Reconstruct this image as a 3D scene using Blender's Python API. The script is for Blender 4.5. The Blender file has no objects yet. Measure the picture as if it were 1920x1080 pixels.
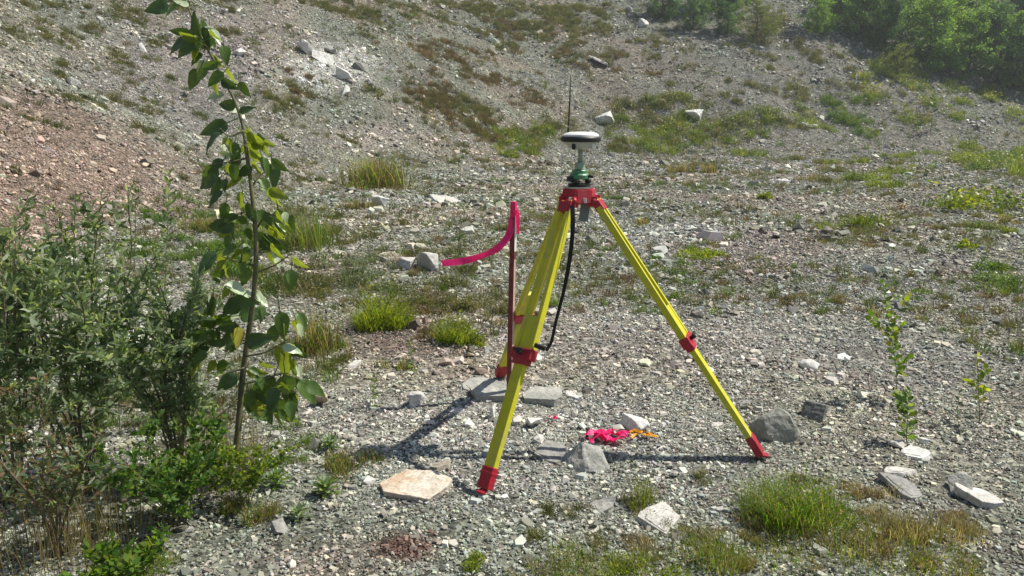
import bpy, bmesh, math, random
import numpy as np
from mathutils import Vector, Matrix, Euler
random.seed(11)
rng = np.random.default_rng(11)
R = math.radians
scene = bpy.context.scene
COL = scene.collection

# ------------------------------------------------------------------ camera
CAM_H, PITCH, FPX = 1.70, R(12.5), 1400.0
cam_d = bpy.data.cameras.new('camera'); cam = bpy.data.objects.new('camera', cam_d); COL.objects.link(cam)
cam.location = (0, 0, CAM_H); cam.rotation_euler = (R(90) - PITCH, 0, 0)
cam_d.sensor_width = 36; cam_d.lens = 36 * FPX / 1920; cam_d.clip_start = 0.05; cam_d.clip_end = 600
scene.camera = cam
# ------------------------------------------------------------------ light
SUN = Vector((1.0, 0.23, 1.50)).normalized()
w = bpy.data.worlds.new('World'); scene.world = w; w.use_nodes = True
nt = w.node_tree; bg = nt.nodes['Background']
sky = nt.nodes.new('ShaderNodeTexSky'); sky.sky_type = 'NISHITA'; sky.sun_disc = False
sky.sun_elevation = math.asin(SUN.z); sky.sun_rotation = math.atan2(SUN.x, SUN.y)
nt.links.new(sky.outputs[0], bg.inputs[0]); bg.inputs[1].default_value = 0.075
sd = bpy.data.lights.new('sun', 'SUN'); sd.energy = 4.6; sd.angle = R(0.53); sd.color = (1.0, 0.95, 0.83)
so = bpy.data.objects.new('sun', sd); COL.objects.link(so)
so.rotation_euler = SUN.to_track_quat('Z', 'Y').to_euler(); so.location = (20, 4, 30)
vs = scene.view_settings; vs.view_transform = 'Standard'; vs.look = 'None'; vs.exposure = 0.54; vs.gamma = 1.0
vs.use_curve_mapping = False
scene.cycles.use_denoising = True; scene.cycles.denoising_input_passes = 'RGB_ALBEDO_NORMAL'; scene.cycles.denoising_prefilter = 'ACCURATE'
scene.cycles.max_bounces = 6; scene.cycles.transparent_max_bounces = 6

# ------------------------------------------------------------------ terrain maths
def _hash(ix, iy, s):
    h = (ix.astype(np.int64) * 374761393 + iy.astype(np.int64) * 668265263 + s * 982451653) & 0xffffffff
    h = ((h ^ (h >> 13)) * 1274126177) & 0xffffffff
    return ((h ^ (h >> 16)) & 0xffff) / 65535.0
def vnoise(x, y, s=0):
    x = np.asarray(x, float); y = np.asarray(y, float)
    ix = np.floor(x); iy = np.floor(y); fx = x - ix; fy = y - iy
    fx = fx * fx * (3 - 2 * fx); fy = fy * fy * (3 - 2 * fy)
    a = _hash(ix, iy, s); b = _hash(ix + 1, iy, s); c = _hash(ix, iy + 1, s); d = _hash(ix + 1, iy + 1, s)
    return (a * (1 - fx) + b * fx) * (1 - fy) + (c * (1 - fx) + d * fx) * fy
def fbm(x, y, s=0, o=4):
    t = 0; a = 0.5; n = 0
    for k in range(o):
        t = t + a * vnoise(x * 2 ** k + 17.3 * k, y * 2 ** k - 9.1 * k, s + k); n += a; a *= 0.5
    return t / n
def smax(vals, k):
    m = np.maximum.reduce(vals)
    return m + k * np.log(sum(np.exp((v - m) / k) for v in vals))
def hill(x, y):
    x = np.asarray(x, float); y = np.asarray(y, float)
    wob = (fbm(x * .09, y * .09, 5) - .5) * 3.0
    a = (-6.3 - x + wob * .5) * 0.60
    b = (-0.80 * (x + 6.2) + 0.60 * (y - 22) + wob) * 0.56
    c = (-0.16 * (x - 4) + 0.98 * (y - 37) + wob) * 0.50
    h = smax([np.zeros_like(x), a, b, c], 0.35) - 0.35 * math.log(1.0) 
    return 34 - smax([np.zeros_like(h), 34 - h], 2.0) if False else np.minimum(h, 34)
H00 = float(hill(0.0, 4.0))
def H(x, y):
    x = np.asarray(x, float); y = np.asarray(y, float)
    h = hill(x, y) - H00
    amp = np.clip(h / 2.0, 0, 1)
    h = h + (fbm(x * .55, y * .55, 21) - .5) * (.05 + .35 * amp) + (fbm(x * 3.1, y * 3.1, 31, 3) - .5) * (.018 + .10 * amp)
    h = h + (fbm(x * .16, y * .16, 41) - .5) * (.10 * np.clip((y - 5) / 8, 0, 1) + 1.2 * amp)
    return h
def Hn(x, y, e=0.15):
    n = Vector((float(H(x - e, y) - H(x + e, y)), float(H(x, y - e) - H(x, y + e)), 2 * e)); return n.normalized()
def ray(u, v):
    x = (u - 960) / FPX; y = -(v - 540) / FPX
    return np.array([x, math.cos(PITCH) + y * math.sin(PITCH), -math.sin(PITCH) + y * math.cos(PITCH)])
_T = np.geomspace(1.5, 160, 1500)
def G(u, v):
    """the point of the terrain seen in direction (u, v) of the photograph"""
    d = ray(u, v); P = d[None, :] * _T[:, None]; z = P[:, 2] + CAM_H
    below = z < H(P[:, 0], P[:, 1])
    if not below.any(): k = len(_T) - 1
    else: k = int(np.argmax(below))
    lo, hi = _T[max(k - 1, 0)], _T[k]
    for _ in range(14):
        m = (lo + hi) / 2; q = d * m
        if q[2] + CAM_H < float(H(q[0], q[1])): hi = m
        else: lo = m
    q = d * hi
    return Vector((q[0], q[1], float(H(q[0], q[1]))))
def PX(u, v, Y):
    d = ray(u, v); t = Y / d[1]; return Vector((d[0] * t, Y, CAM_H + d[2] * t))
def mpp(p):
    """metres one photograph pixel spans at point p"""
    return (p[1] * math.cos(PITCH) - (p[2] - CAM_H) * math.sin(PITCH)) / FPX

# patches of differently coloured ground: (u, v, half width, half height, colour, strength)
def patch(u, v, ru, rv):
    c = G(u, v); a = G(u + ru, v); b = G(u, v + rv if v + rv < 1080 else v - rv)
    M = np.array([[a.x - c.x, b.x - c.x], [a.y - c.y, b.y - c.y]])
    return np.array([c.x, c.y]), np.linalg.inv(M)
PATCH = [(p, np.array(c), s) for p, c, s in [
    (patch(60, 300, 280, 230), (.325, .235, .185), .85),
    (patch(190, 300, 220, 140), (.32, .235, .185), .6),
    (patch(40, 440, 150, 70), (.32, .22, .17), .8),
    (patch(610, 120, 100, 55), (.66, .65, .61), 1.0),
    (patch(480, 60, 120, 60), (.42, .36, .32), .7),
    (patch(700, 262, 70, 26), (.50, .44, .39), .8),
    (patch(980, 800, 420, 130), (.43, .42, .385), .55),
    (patch(1250, 640, 420, 120), (.42, .405, .38), .5),
    (patch(1290, 440, 140, 40), (.46, .45, .42), .55),
    (patch(1420, 470, 120, 50), (.34, .27, .24), .6),
    (patch(760, 1028, 60, 26), (.14, .06, .045), .9),
    (patch(620, 1060, 120, 40), (.27, .20, .17), .5),
    (patch(760, 640, 130, 28), (.20, .13, .11), .6),
    (patch(1750, 560, 260, 200), (.31, .31, .30), .4),
    (patch(330, 150, 160, 120), (.31, .29, .285), .6),
    (patch(1500, 220, 420, 120), (.30, .285, .265), .5),
]]
def tint(x, y):
    x = np.asarray(x, float); y = np.asarray(y, float)
    n = fbm(x * .35, y * .35, 3)[:, None]; m = fbm(x * 1.4 + 9, y * 1.4, 8)[:, None]; big = fbm(x * .6 + 3, y * .6, 15)
    base = np.array([.328, .316, .250]); cool = np.array([.272, .286, .232]); warm = np.array([.362, .310, .242])
    c = base + (cool - base) * np.clip((n - .45) * 5, 0, 1) + (warm - base) * np.clip((.45 - n) * 5, 0, 1)
    c = c * (.72 + .56 * m)
    for (cc, Mi), colr, s in PATCH:
        q = (np.stack([x, y], 1) - cc) @ Mi.T; r = np.sqrt((q ** 2).sum(1)) + (m[:, 0] - .5) * .9
        k = (np.clip(1.3 - r - (big - .5) * 1.1, 0, .8) / .8 * s)[:, None]
        c = c * (1 - k) + colr * (.75 + .5 * m) * k
    return np.clip(c, .02, .9)

# ------------------------------------------------------------------ materials
def mat(name, col, rough=.7, spec=.3, var=.15, scale=20, bump=0, bscale=60, metal=0, translucent=None, coord='Object', tw=.35, wear=0):
    m = bpy.data.materials.new(name); m.use_nodes = True; t = m.node_tree; p = t.nodes['Principled BSDF']
    p.inputs['Roughness'].default_value = rough; p.inputs['Specular IOR Level'].default_value = spec
    p.inputs['Metallic'].default_value = metal
    tc = t.nodes.new('ShaderNodeTexCoord'); nz = t.nodes.new('ShaderNodeTexNoise'); nz.inputs['Scale'].default_value = scale
    nz.inputs['Detail'].default_value = 5; t.links.new(tc.outputs[coord], nz.inputs['Vector'])
    cr = t.nodes.new('ShaderNodeValToRGB'); e = cr.color_ramp.elements
    e[0].position = .3; e[1].position = .7
    e[0].color = (*[c * (1 - var) for c in col], 1); e[1].color = (*[min(1, c * (1 + var)) for c in col], 1)
    t.links.new(nz.outputs[0], cr.inputs[0])
    oi = t.nodes.new('ShaderNodeObjectInfo'); hs = t.nodes.new('ShaderNodeHueSaturation')
    mr = t.nodes.new('ShaderNodeMapRange'); mr.inputs[3].default_value = 1 - var * .8; mr.inputs[4].default_value = 1 + var * .8
    t.links.new(oi.outputs['Random'], mr.inputs[0]); t.links.new(mr.outputs[0], hs.inputs['Value'])
    t.links.new(cr.outputs[0], hs.inputs['Color']); t.links.new(hs.outputs[0], p.inputs['Base Color'])
    if wear:
        n3 = t.nodes.new('ShaderNodeTexNoise'); n3.inputs['Scale'].default_value = 9; n3.inputs['Detail'].default_value = 9; n3.inputs['Roughness'].default_value = .72; t.links.new(tc.outputs[coord], n3.inputs['Vector'])
        m3 = t.nodes.new('ShaderNodeMapRange'); m3.inputs[1].default_value = .50; m3.inputs[2].default_value = .72; m3.inputs[4].default_value = wear; t.links.new(n3.outputs[0], m3.inputs[0])
        x3 = t.nodes.new('ShaderNodeMix'); x3.data_type = 'RGBA'; x3.inputs[7].default_value = (.26, .235, .19, 1); t.links.new(m3.outputs[0], x3.inputs[0]); t.links.new(hs.outputs[0], x3.inputs[6]); t.links.new(x3.outputs[2], p.inputs['Base Color'])
        r3 = t.nodes.new('ShaderNodeMapRange'); r3.inputs[3].default_value = rough; r3.inputs[4].default_value = .9; t.links.new(m3.outputs[0], r3.inputs[0]); t.links.new(r3.outputs[0], p.inputs['Roughness'])
    if bump:
        b = t.nodes.new('ShaderNodeBump'); b.inputs['Strength'].default_value = bump; b.inputs['Distance'].default_value = .01
        n2 = t.nodes.new('ShaderNodeTexNoise'); n2.inputs['Scale'].default_value = bscale; n2.inputs['Detail'].default_value = 6
        t.links.new(tc.outputs[coord], n2.inputs['Vector']); t.links.new(n2.outputs[0], b.inputs['Height']); t.links.new(b.outputs[0], p.inputs['Normal'])
    if translucent:
        tr = t.nodes.new('ShaderNodeBsdfTranslucent'); tr.inputs[0].default_value = (*translucent, 1)
        mx = t.nodes.new('ShaderNodeMixShader'); mx.inputs[0].default_value = tw
        t.links.new(p.outputs[0], mx.inputs[1]); t.links.new(tr.outputs[0], mx.inputs[2])
        t.links.new(mx.outputs[0], t.nodes['Material Output'].inputs[0])
    return m
def leafmat(name, translucent_gain=1.6, tw=.35, rough=.45, spec=.4, inst=True):
    """foliage whose colour is stored on the faces ('vc') and, for scattered pieces, on the instance ('col')"""
    m = bpy.data.materials.new(name); m.use_nodes = True; t = m.node_tree; p = t.nodes['Principled BSDF']
    p.inputs['Roughness'].default_value = rough; p.inputs['Specular IOR Level'].default_value = spec
    a = t.nodes.new('ShaderNodeAttribute'); a.attribute_name = 'vc'
    out = a.outputs['Color']
    if inst:
        b = t.nodes.new('ShaderNodeAttribute'); b.attribute_type = 'INSTANCER'; b.attribute_name = 'col'
        mu = t.nodes.new('ShaderNodeMix'); mu.data_type = 'RGBA'; mu.blend_type = 'MULTIPLY'; mu.inputs[0].default_value = 1
        t.links.new(a.outputs['Color'], mu.inputs[6]); t.links.new(b.outputs['Color'], mu.inputs[7]); out = mu.outputs[2]
    t.links.new(out, p.inputs['Base Color'])
    tr = t.nodes.new('ShaderNodeBsdfTranslucent'); g = t.nodes.new('ShaderNodeMix'); g.data_type = 'RGBA'; g.blend_type = 'MULTIPLY'; g.inputs[0].default_value = 1
    g.inputs[7].default_value = (translucent_gain * 1.05, translucent_gain, translucent_gain * .45, 1)
    t.links.new(out, g.inputs[6]); t.links.new(g.outputs[2], tr.inputs[0])
    mx = t.nodes.new('ShaderNodeMixShader'); mx.inputs[0].default_value = tw
    t.links.new(p.outputs[0], mx.inputs[1]); t.links.new(tr.outputs[0], mx.inputs[2]); t.links.new(mx.outputs[0], t.nodes['Material Output'].inputs[0])
    return m
M = {}
M['yellow'] = mat('yellow_fibreglass', (.54, .51, .014), .42, .45, .08, 14, .05, 200, wear=.6)
M['red'] = mat('red_enamel', (.36, .010, .026), .45, .45, .12, 30, wear=.35)
M['black'] = mat('black_plastic', (.015, .015, .016), .5, .4, .2, 30)
M['strap'] = mat('black_webbing', (.018, .018, .02), .8, .2, .3, 200, .3, 400)
M['white'] = mat('white_plastic', (.78, .78, .75), .35, .5, .03, 10)
M['greyp'] = mat('pale_grey_plastic', (.46, .48, .46), .45, .4, .05, 10)
M['green'] = mat('green_enamel', (.07, .22, .11), .4, .5, .1, 30)
M['palegreen'] = mat('pale_green_enamel', (.27, .36, .26), .45, .4, .08, 30)
M['steel'] = mat('worn_steel', (.45, .45, .44), .35, .5, .1, 60, metal=1)
M['bluegrey'] = mat('blue_grey_case', (.16, .22, .24), .5, .4, .1, 20)
M['stake'] = mat('shaded_red_stained_wood', (.19, .050, .050), .75, .2, .25, 30, .3, 120)  # red stain, its colour darkened for the shaded wide face
M['stakeside'] = mat('sunlit_wood', (.60, .40, .37), .75, .2, .15, 30)  # paler than the post to paint its sunlit edge
M['pink'] = mat('pink_plastic_tape', (.95, .06, .32), .4, .4, .08, 25, translucent=(1, .12, .43), tw=.55)
M['pinkpaint'] = mat('pink_paint', (.80, .03, .17), .6, .3, .1, 40)
M['orange'] = mat('orange_plastic_tape', (.85, .42, .02), .45, .4, .12, 15, translucent=(.9, .5, .03))
M['label'] = mat('white_label', (.75, .75, .73), .6, .3, .03, 10)
M['bark'] = mat('greenish_bark', (.17, .16, .085), .7, .3, .3, 40, .3, 200)
M['twig'] = mat('brown_twig', (.13, .10, .075), .8, .2, .35, 30, .3, 200)
M['drytwig'] = mat('grey_dry_twig', (.26, .23, .19), .8, .2, .25, 30)
M['trunk'] = mat('tree_bark', (.11, .095, .075), .85, .2, .3, 6, .4, 20)
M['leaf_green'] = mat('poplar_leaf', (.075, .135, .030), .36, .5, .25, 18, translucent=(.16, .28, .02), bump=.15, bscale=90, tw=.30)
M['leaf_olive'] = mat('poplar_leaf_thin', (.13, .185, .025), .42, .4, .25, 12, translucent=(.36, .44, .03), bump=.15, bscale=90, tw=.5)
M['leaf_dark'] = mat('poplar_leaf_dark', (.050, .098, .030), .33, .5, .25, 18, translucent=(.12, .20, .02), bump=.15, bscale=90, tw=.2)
M['leaf_pale'] = mat('poplar_leaf_sun_glare', (.42, .50, .32), .35, .6, .12, 18, translucent=(.4, .5, .2), tw=.2)  # pale base colour imitates sun glare on the leaf
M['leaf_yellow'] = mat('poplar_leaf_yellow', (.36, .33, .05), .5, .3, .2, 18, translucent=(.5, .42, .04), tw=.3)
M['foliage'] = leafmat('scattered_foliage')
M['leaves'] = leafmat('shrub_leaves', 2.0, .5, inst=False)
M['treeleaf'] = leafmat('tree_leaves', 1.7, .5, .55, .25, inst=False)

def groundmat():
    m = bpy.data.materials.new('shale_ground'); m.use_nodes = True; t = m.node_tree; p = t.nodes['Principled BSDF']
    p.inputs['Roughness'].default_value = .9; p.inputs['Specular IOR Level'].default_value = .15
    a = t.nodes.new('ShaderNodeAttribute'); a.attribute_name = 'vc'
    tc = t.nodes.new('ShaderNodeTexCoord')
    def chips(scale, lo, hi):
        v = t.nodes.new('ShaderNodeTexVoronoi'); v.inputs['Scale'].default_value = scale; t.links.new(tc.outputs['Object'], v.inputs['Vector'])
        s = t.nodes.new('ShaderNodeSeparateColor'); t.links.new(v.outputs['Color'], s.inputs[0])
        r = t.nodes.new('ShaderNodeMapRange'); r.inputs[3].default_value = lo; r.inputs[4].default_value = hi; t.links.new(s.outputs[0], r.inputs[0])
        return v, r
    v1, r1 = chips(48, .25, 1.5); v2, r2 = chips(11, .6, 1.35)
    mm = t.nodes.new('ShaderNodeMath'); mm.operation = 'MULTIPLY'; t.links.new(r1.outputs[0], mm.inputs[0]); t.links.new(r2.outputs[0], mm.inputs[1])
    sc = t.nodes.new('ShaderNodeMix'); sc.data_type = 'RGBA'; sc.blend_type = 'MULTIPLY'; sc.inputs[0].default_value = 1
    cb = t.nodes.new('ShaderNodeCombineColor')
    for k in range(3): t.links.new(mm.outputs[0], cb.inputs[k])
    t.links.new(a.outputs['Color'], sc.inputs[6]); t.links.new(cb.outputs[0], sc.inputs[7]); t.links.new(sc.outputs[2], p.inputs['Base Color'])
    b = t.nodes.new('ShaderNodeBump'); b.inputs['Strength'].default_value = .9; b.inputs['Distance'].default_value = .02
    b2 = t.nodes.new('ShaderNodeBump'); b2.inputs['Strength'].default_value = .9; b2.inputs['Distance'].default_value = .09
    t.links.new(v1.outputs['Color'], b.inputs['Height']); t.links.new(v2.outputs['Color'], b2.inputs['Height'])
    t.links.new(b2.outputs[0], b.inputs['Normal']); t.links.new(b.outputs[0], p.inputs['Normal'])
    return m
M['ground'] = groundmat()
def chipmat():
    m = bpy.data.materials.new('shale_chips'); m.use_nodes = True; t = m.node_tree; p = t.nodes['Principled BSDF']
    p.inputs['Roughness'].default_value = .72; p.inputs['Specular IOR Level'].default_value = .3
    a = t.nodes.new('ShaderNodeAttribute'); a.attribute_name = 'vc'
    b = t.nodes.new('ShaderNodeAttribute'); b.attribute_type = 'INSTANCER'; b.attribute_name = 'col'
    mu = t.nodes.new('ShaderNodeMix'); mu.data_type = 'RGBA'; mu.blend_type = 'MULTIPLY'; mu.inputs[0].default_value = 1
    t.links.new(a.outputs['Color'], mu.inputs[6]); t.links.new(b.outputs['Color'], mu.inputs[7]); t.links.new(mu.outputs[2], p.inputs['Base Color'])
    return m
M['chips'] = chipmat()
def rockmat(name, c1, c2, scale=6, spots=.0, rough=.8):
    m = bpy.data.materials.new(name); m.use_nodes = True; t = m.node_tree; p = t.nodes['Principled BSDF']
    p.inputs['Roughness'].default_value = rough; p.inputs['Specular IOR Level'].default_value = .25
    tc = t.nodes.new('ShaderNodeTexCoord'); oi = t.nodes.new('ShaderNodeObjectInfo')
    ad = t.nodes.new('ShaderNodeVectorMath'); ad.operation = 'ADD'; t.links.new(tc.outputs['Object'], ad.inputs[0])
    sc = t.nodes.new('ShaderNodeMath'); sc.operation = 'MULTIPLY'; sc.inputs[1].default_value = 37; t.links.new(oi.outputs['Random'], sc.inputs[0]); t.links.new(sc.outputs[0], ad.inputs[1])
    n1 = t.nodes.new('ShaderNodeTexNoise'); n1.inputs['Scale'].default_value = scale; n1.inputs['Detail'].default_value = 8; n1.inputs['Roughness'].default_value = .65
    t.links.new(ad.outputs[0], n1.inputs['Vector'])
    cr = t.nodes.new('ShaderNodeValToRGB'); e = cr.color_ramp.elements; e[0].position = .36; e[1].position = .62; e[0].color = (*c1, 1); e[1].color = (*c2, 1)
    t.links.new(n1.outputs[0], cr.inputs[0])
    n2 = t.nodes.new('ShaderNodeTexNoise'); n2.inputs['Scale'].default_value = 70; n2.inputs['Detail'].default_value = 6; t.links.new(ad.outputs[0], n2.inputs['Vector'])
    mr = t.nodes.new('ShaderNodeMapRange'); mr.inputs[1].default_value = .3; mr.inputs[2].default_value = .7; mr.inputs[3].default_value = .72; mr.inputs[4].default_value = 1.18; t.links.new(n2.outputs[0], mr.inputs[0])
    hs = t.nodes.new('ShaderNodeHueSaturation'); t.links.new(mr.outputs[0], hs.inputs['Value']); t.links.new(cr.outputs[0], hs.inputs['Color']); t.links.new(hs.outputs[0], p.inputs['Base Color'])
    b = t.nodes.new('ShaderNodeBump'); b.inputs['Strength'].default_value = .55; b.inputs['Distance'].default_value = .012
    n3 = t.nodes.new('ShaderNodeTexNoise'); n3.inputs['Scale'].default_value = 26; n3.inputs['Detail'].default_value = 9; n3.inputs['Roughness'].default_value = .7; t.links.new(ad.outputs[0], n3.inputs['Vector'])
    t.links.new(n3.outputs[0], b.inputs['Height']); t.links.new(b.outputs[0], p.inputs['Normal'])
    return m
M['rk_grey'] = rockmat('grey_shale', (.20, .20, .19), (.33, .32, .30))
M['rk_mid'] = rockmat('mid_grey_shale', (.29, .29, .265), (.42, .41, .375))
M['rk_olive'] = rockmat('olive_grey_stone', (.19, .20, .165), (.31, .31, .27), 5)
M['rk_dark'] = rockmat('dark_grey_stone', (.09, .095, .09), (.17, .17, .16))
M['rk_pale'] = rockmat('pale_stone', (.42, .40, .37), (.60, .58, .54))
M['rk_tan'] = rockmat('tan_stone', (.27, .235, .19), (.38, .34, .28))
M['rk_white'] = rockmat('white_stone', (.55, .54, .51), (.72, .71, .68))
M['rk_pink'] = rockmat('pinkish_stone', (.42, .29, .23), (.52, .40, .33))
M['rk_orange'] = rockmat('orange_stained_slab', (.48, .345, .235), (.60, .55, .47), 6.5)

# ------------------------------------------------------------------ helpers
def tag(o, label, cat, group=None):
    o['label'] = label; o['category'] = cat
    if group: o['group'] = group
    return o
def empty(name, loc):
    o = bpy.data.objects.new(name, None); COL.objects.link(o); o.location = loc; o.empty_display_size = .1; return o
def link(name, me, parent=None, loc=None, rot=None, scl=None):
    o = bpy.data.objects.new(name, me); COL.objects.link(o)
    if parent is not None: o.parent = parent
    if loc is not None: o.location = loc
    if rot is not None: o.rotation_euler = rot
    if scl is not None: o.scale = scl
    return o
def npmesh(name, verts, faces, material, vc=None, smooth=False):
    me = bpy.data.meshes.new(name); me.from_pydata([tuple(v) for v in verts], [], [tuple(f) for f in faces])
    if vc is not None:
        a = me.attributes.new('vc', 'FLOAT_COLOR', 'POINT'); a.data.foreach_set('color', np.c_[np.asarray(vc, np.float32), np.ones(len(vc), np.float32)].ravel())
    me.materials.append(material)
    if smooth: me.polygons.foreach_set('use_smooth', [True] * len(me.polygons))
    me.update(); return me
class MB:
    """collects pieces of one part in coordinates relative to an origin"""
    def __init__(s, origin=(0, 0, 0)): s.v = []; s.f = []; s.c = []; s.o = Vector(origin); s.sm = []
    def add(s, vs, fs, col=None, smooth=False):
        b = len(s.v); s.v += [tuple(Vector(p) - s.o) for p in vs]; s.f += [tuple(i + b for i in f) for f in fs]; s.sm += [smooth] * len(fs)
        s.c += [col or (1, 1, 1)] * len(vs)
    def frame_box(s, c, ax, ay, az, sx, sy, sz, bev=.003):
        bm = bmesh.new(); bmesh.ops.create_cube(bm, size=1)
        for v in bm.verts: v.co = Vector((v.co.x * sx, v.co.y * sy, v.co.z * sz))
        if bev: bmesh.ops.bevel(bm, geom=list(bm.edges), offset=min(bev, .45 * min(sx, sy, sz)), segments=2, affect='EDGES', profile=.6)
        m = Matrix((ax, ay, az)).transposed()
        s.add([m @ v.co + Vector(c) for v in bm.verts], [[v.index for v in f.verts] for f in (bm.verts.index_update() or bm.faces)]); bm.free()
    def tube(s, pts, rad, sides=6, col=None, cap=True):
        pts = [Vector(p) for p in pts]; n = len(pts)
        rad = [rad] * n if isinstance(rad, (int, float)) else rad
        vs, fs = [], []
        ref = Vector((0, 1, .1)).normalized()
        for i, p in enumerate(pts):
            d = (pts[min(i + 1, n - 1)] - pts[max(i - 1, 0)]).normalized()
            a = d.cross(ref)
            if a.length < .05: a = d.cross(Vector((1, 0, 0)))
            a.normalize(); b = d.cross(a)
            for k in range(sides):
                t = 2 * math.pi * k / sides; vs.append(p + (a * math.cos(t) + b * math.sin(t)) * rad[i])
        for i in range(n - 1):
            for k in range(sides):
                fs.append((i * sides + k, i * sides + (k + 1) % sides, (i + 1) * sides + (k + 1) % sides, (i + 1) * sides + k))
        if cap: fs += [tuple(range(sides))[::-1], tuple(range((n - 1) * sides, n * sides))]
        s.add(vs, fs, col, True)
    def lathe(s, c, prof, seg=32, axis=None):
        vs, fs = [], []
        for r, z in prof:
            for k in range(seg):
                t = 2 * math.pi * k / seg; vs.append(Vector((c[0] + r * math.cos(t), c[1] + r * math.sin(t), c[2] + z)))
        for i in range(len(prof) - 1):
            for k in range(seg): fs.append((i * seg + k, i * seg + (k + 1) % seg, (i + 1) * seg + (k + 1) % seg, (i + 1) * seg + k))
        fs += [tuple(range(seg))[::-1], tuple(range((len(prof) - 1) * seg, len(prof) * seg))]
        s.add(vs, fs, None, False)
    def strip(s, pts, widths, wdir, thick=.0006, col=None):
        """a ribbon with real thickness along pts, wdir a vector or list of vectors"""
        n = len(pts); pts = [Vector(p) for p in pts]
        wd = wdir if isinstance(wdir, list) else [Vector(wdir)] * n
        ws = widths if isinstance(widths, list) else [widths] * n
        vs, fs = [], []
        for i in range(n):
            d = (pts[min(i + 1, n - 1)] - pts[max(i - 1, 0)]).normalized(); a = wd[i].normalized(); nn = d.cross(a).normalized() * thick / 2; a = a * ws[i] / 2
            vs += [pts[i] - a - nn, pts[i] + a - nn, pts[i] + a + nn, pts[i] - a + nn]
        for i in range(n - 1):
            for k in range(4): fs.append((i * 4 + k, i * 4 + (k + 1) % 4, (i + 1) * 4 + (k + 1) % 4, (i + 1) * 4 + k))
        fs += [(3, 2, 1, 0), tuple(range(4 * n - 4, 4 * n))]
        s.add(vs, fs, col, False)
    def mesh(s, name, material, vc=False):
        me = npmesh(name, s.v, s.f, material, s.c if vc else None); me.polygons.foreach_set('use_smooth', s.sm); return me
    def build(s, name, material, parent=None, vc=False):
        return link(name, s.mesh(name, material, vc), parent)
def smooth_path(pts, n=8):
    """Catmull-Rom through the points"""
    pts = [Vector(p) for p in pts]; P = [pts[0] * 2 - pts[1]] + pts + [pts[-1] * 2 - pts[-2]]; out = []
    for i in range(1, len(P) - 2):
        for k in range(n):
            t = k / n; a, b, c, d = P[i - 1], P[i], P[i + 1], P[i + 2]
            out.append(.5 * ((2 * b) + (c - a) * t + (2 * a - 5 * b + 4 * c - d) * t * t + (-a + 3 * b - 3 * c + d) * t ** 3))
    out.append(pts[-1]); return out
def lerp(a, b, t): return a + (b - a) * t

# scatter of small uncountable pieces: one object whose points carry the pieces
def scatter(name, P, rot, scl, idx, cols, meshes, label=None, cat=None):
    me = bpy.data.meshes.new(name); me.from_pydata([tuple(p) for p in P], [], [])
    for an, ty, key, arr in (('rot', 'FLOAT_VECTOR', 'vector', rot), ('scl', 'FLOAT_VECTOR', 'vector', scl), ('idx', 'INT', 'value', idx)):
        a = me.attributes.new(an, ty, 'POINT'); a.data.foreach_set(key, np.ascontiguousarray(arr, np.int32 if ty == 'INT' else np.float32).ravel())
    a = me.attributes.new('col', 'FLOAT_COLOR', 'POINT'); a.data.foreach_set('color', np.c_[np.asarray(cols, np.float32), np.ones(len(cols), np.float32)].ravel())
    o = link(name, me); o['kind'] = 'stuff'
    if label: o['label'] = label; o['category'] = cat
    c = bpy.data.collections.new(name + '_pieces')
    for i, m_ in enumerate(meshes):
        q = bpy.data.objects.new('%s_piece_%02d' % (name, i), m_); c.objects.link(q)
    g = bpy.data.node_groups.new(name + '_nodes', 'GeometryNodeTree')
    g.interface.new_socket('Geometry', in_out='INPUT', socket_type='NodeSocketGeometry'); g.interface.new_socket('Geometry', in_out='OUTPUT', socket_type='NodeSocketGeometry')
    N = g.nodes.new; gi = N('NodeGroupInput'); go = N('NodeGroupOutput'); ip = N('GeometryNodeInstanceOnPoints'); ci = N('GeometryNodeCollectionInfo')
    ci.inputs['Collection'].default_value = c; ci.inputs['Separate Children'].default_value = True; ci.inputs['Reset Children'].default_value = True
    def att(n, ty):
        x = N('GeometryNodeInputNamedAttribute'); x.data_type = ty; x.inputs[0].default_value = n; return x.outputs[0]
    e2r = N('FunctionNodeEulerToRotation'); L = g.links.new
    L(gi.outputs[0], ip.inputs['Points']); L(ci.outputs[0], ip.inputs['Instance']); ip.inputs['Pick Instance'].default_value = True
    L(att('idx', 'INT'), ip.inputs['Instance Index']); L(att('rot', 'FLOAT_VECTOR'), e2r.inputs[0]); L(e2r.outputs[0], ip.inputs['Rotation']); L(att('scl', 'FLOAT_VECTOR'), ip.inputs['Scale'])
    L(ip.outputs[0], go.inputs[0])
    md = o.modifiers.new('pieces', 'NODES'); md.node_group = g
    return o
def normal_euler(x, y, spin, e=.12):
    """euler angles that lay z along the terrain normal with a spin about it"""
    gx = (H(x + e, y) - H(x - e, y)) / (2 * e); gy = (H(x, y + e) - H(x, y - e)) / (2 * e)
    out = np.zeros((len(x), 3))
    for i in range(len(x)):
        q = Vector((-gx[i], -gy[i], 1)).to_track_quat('Z', 'Y')
        out[i] = (q.to_matrix() @ Matrix.Rotation(spin[i], 3, 'Z')).to_euler()
    return out

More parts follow.
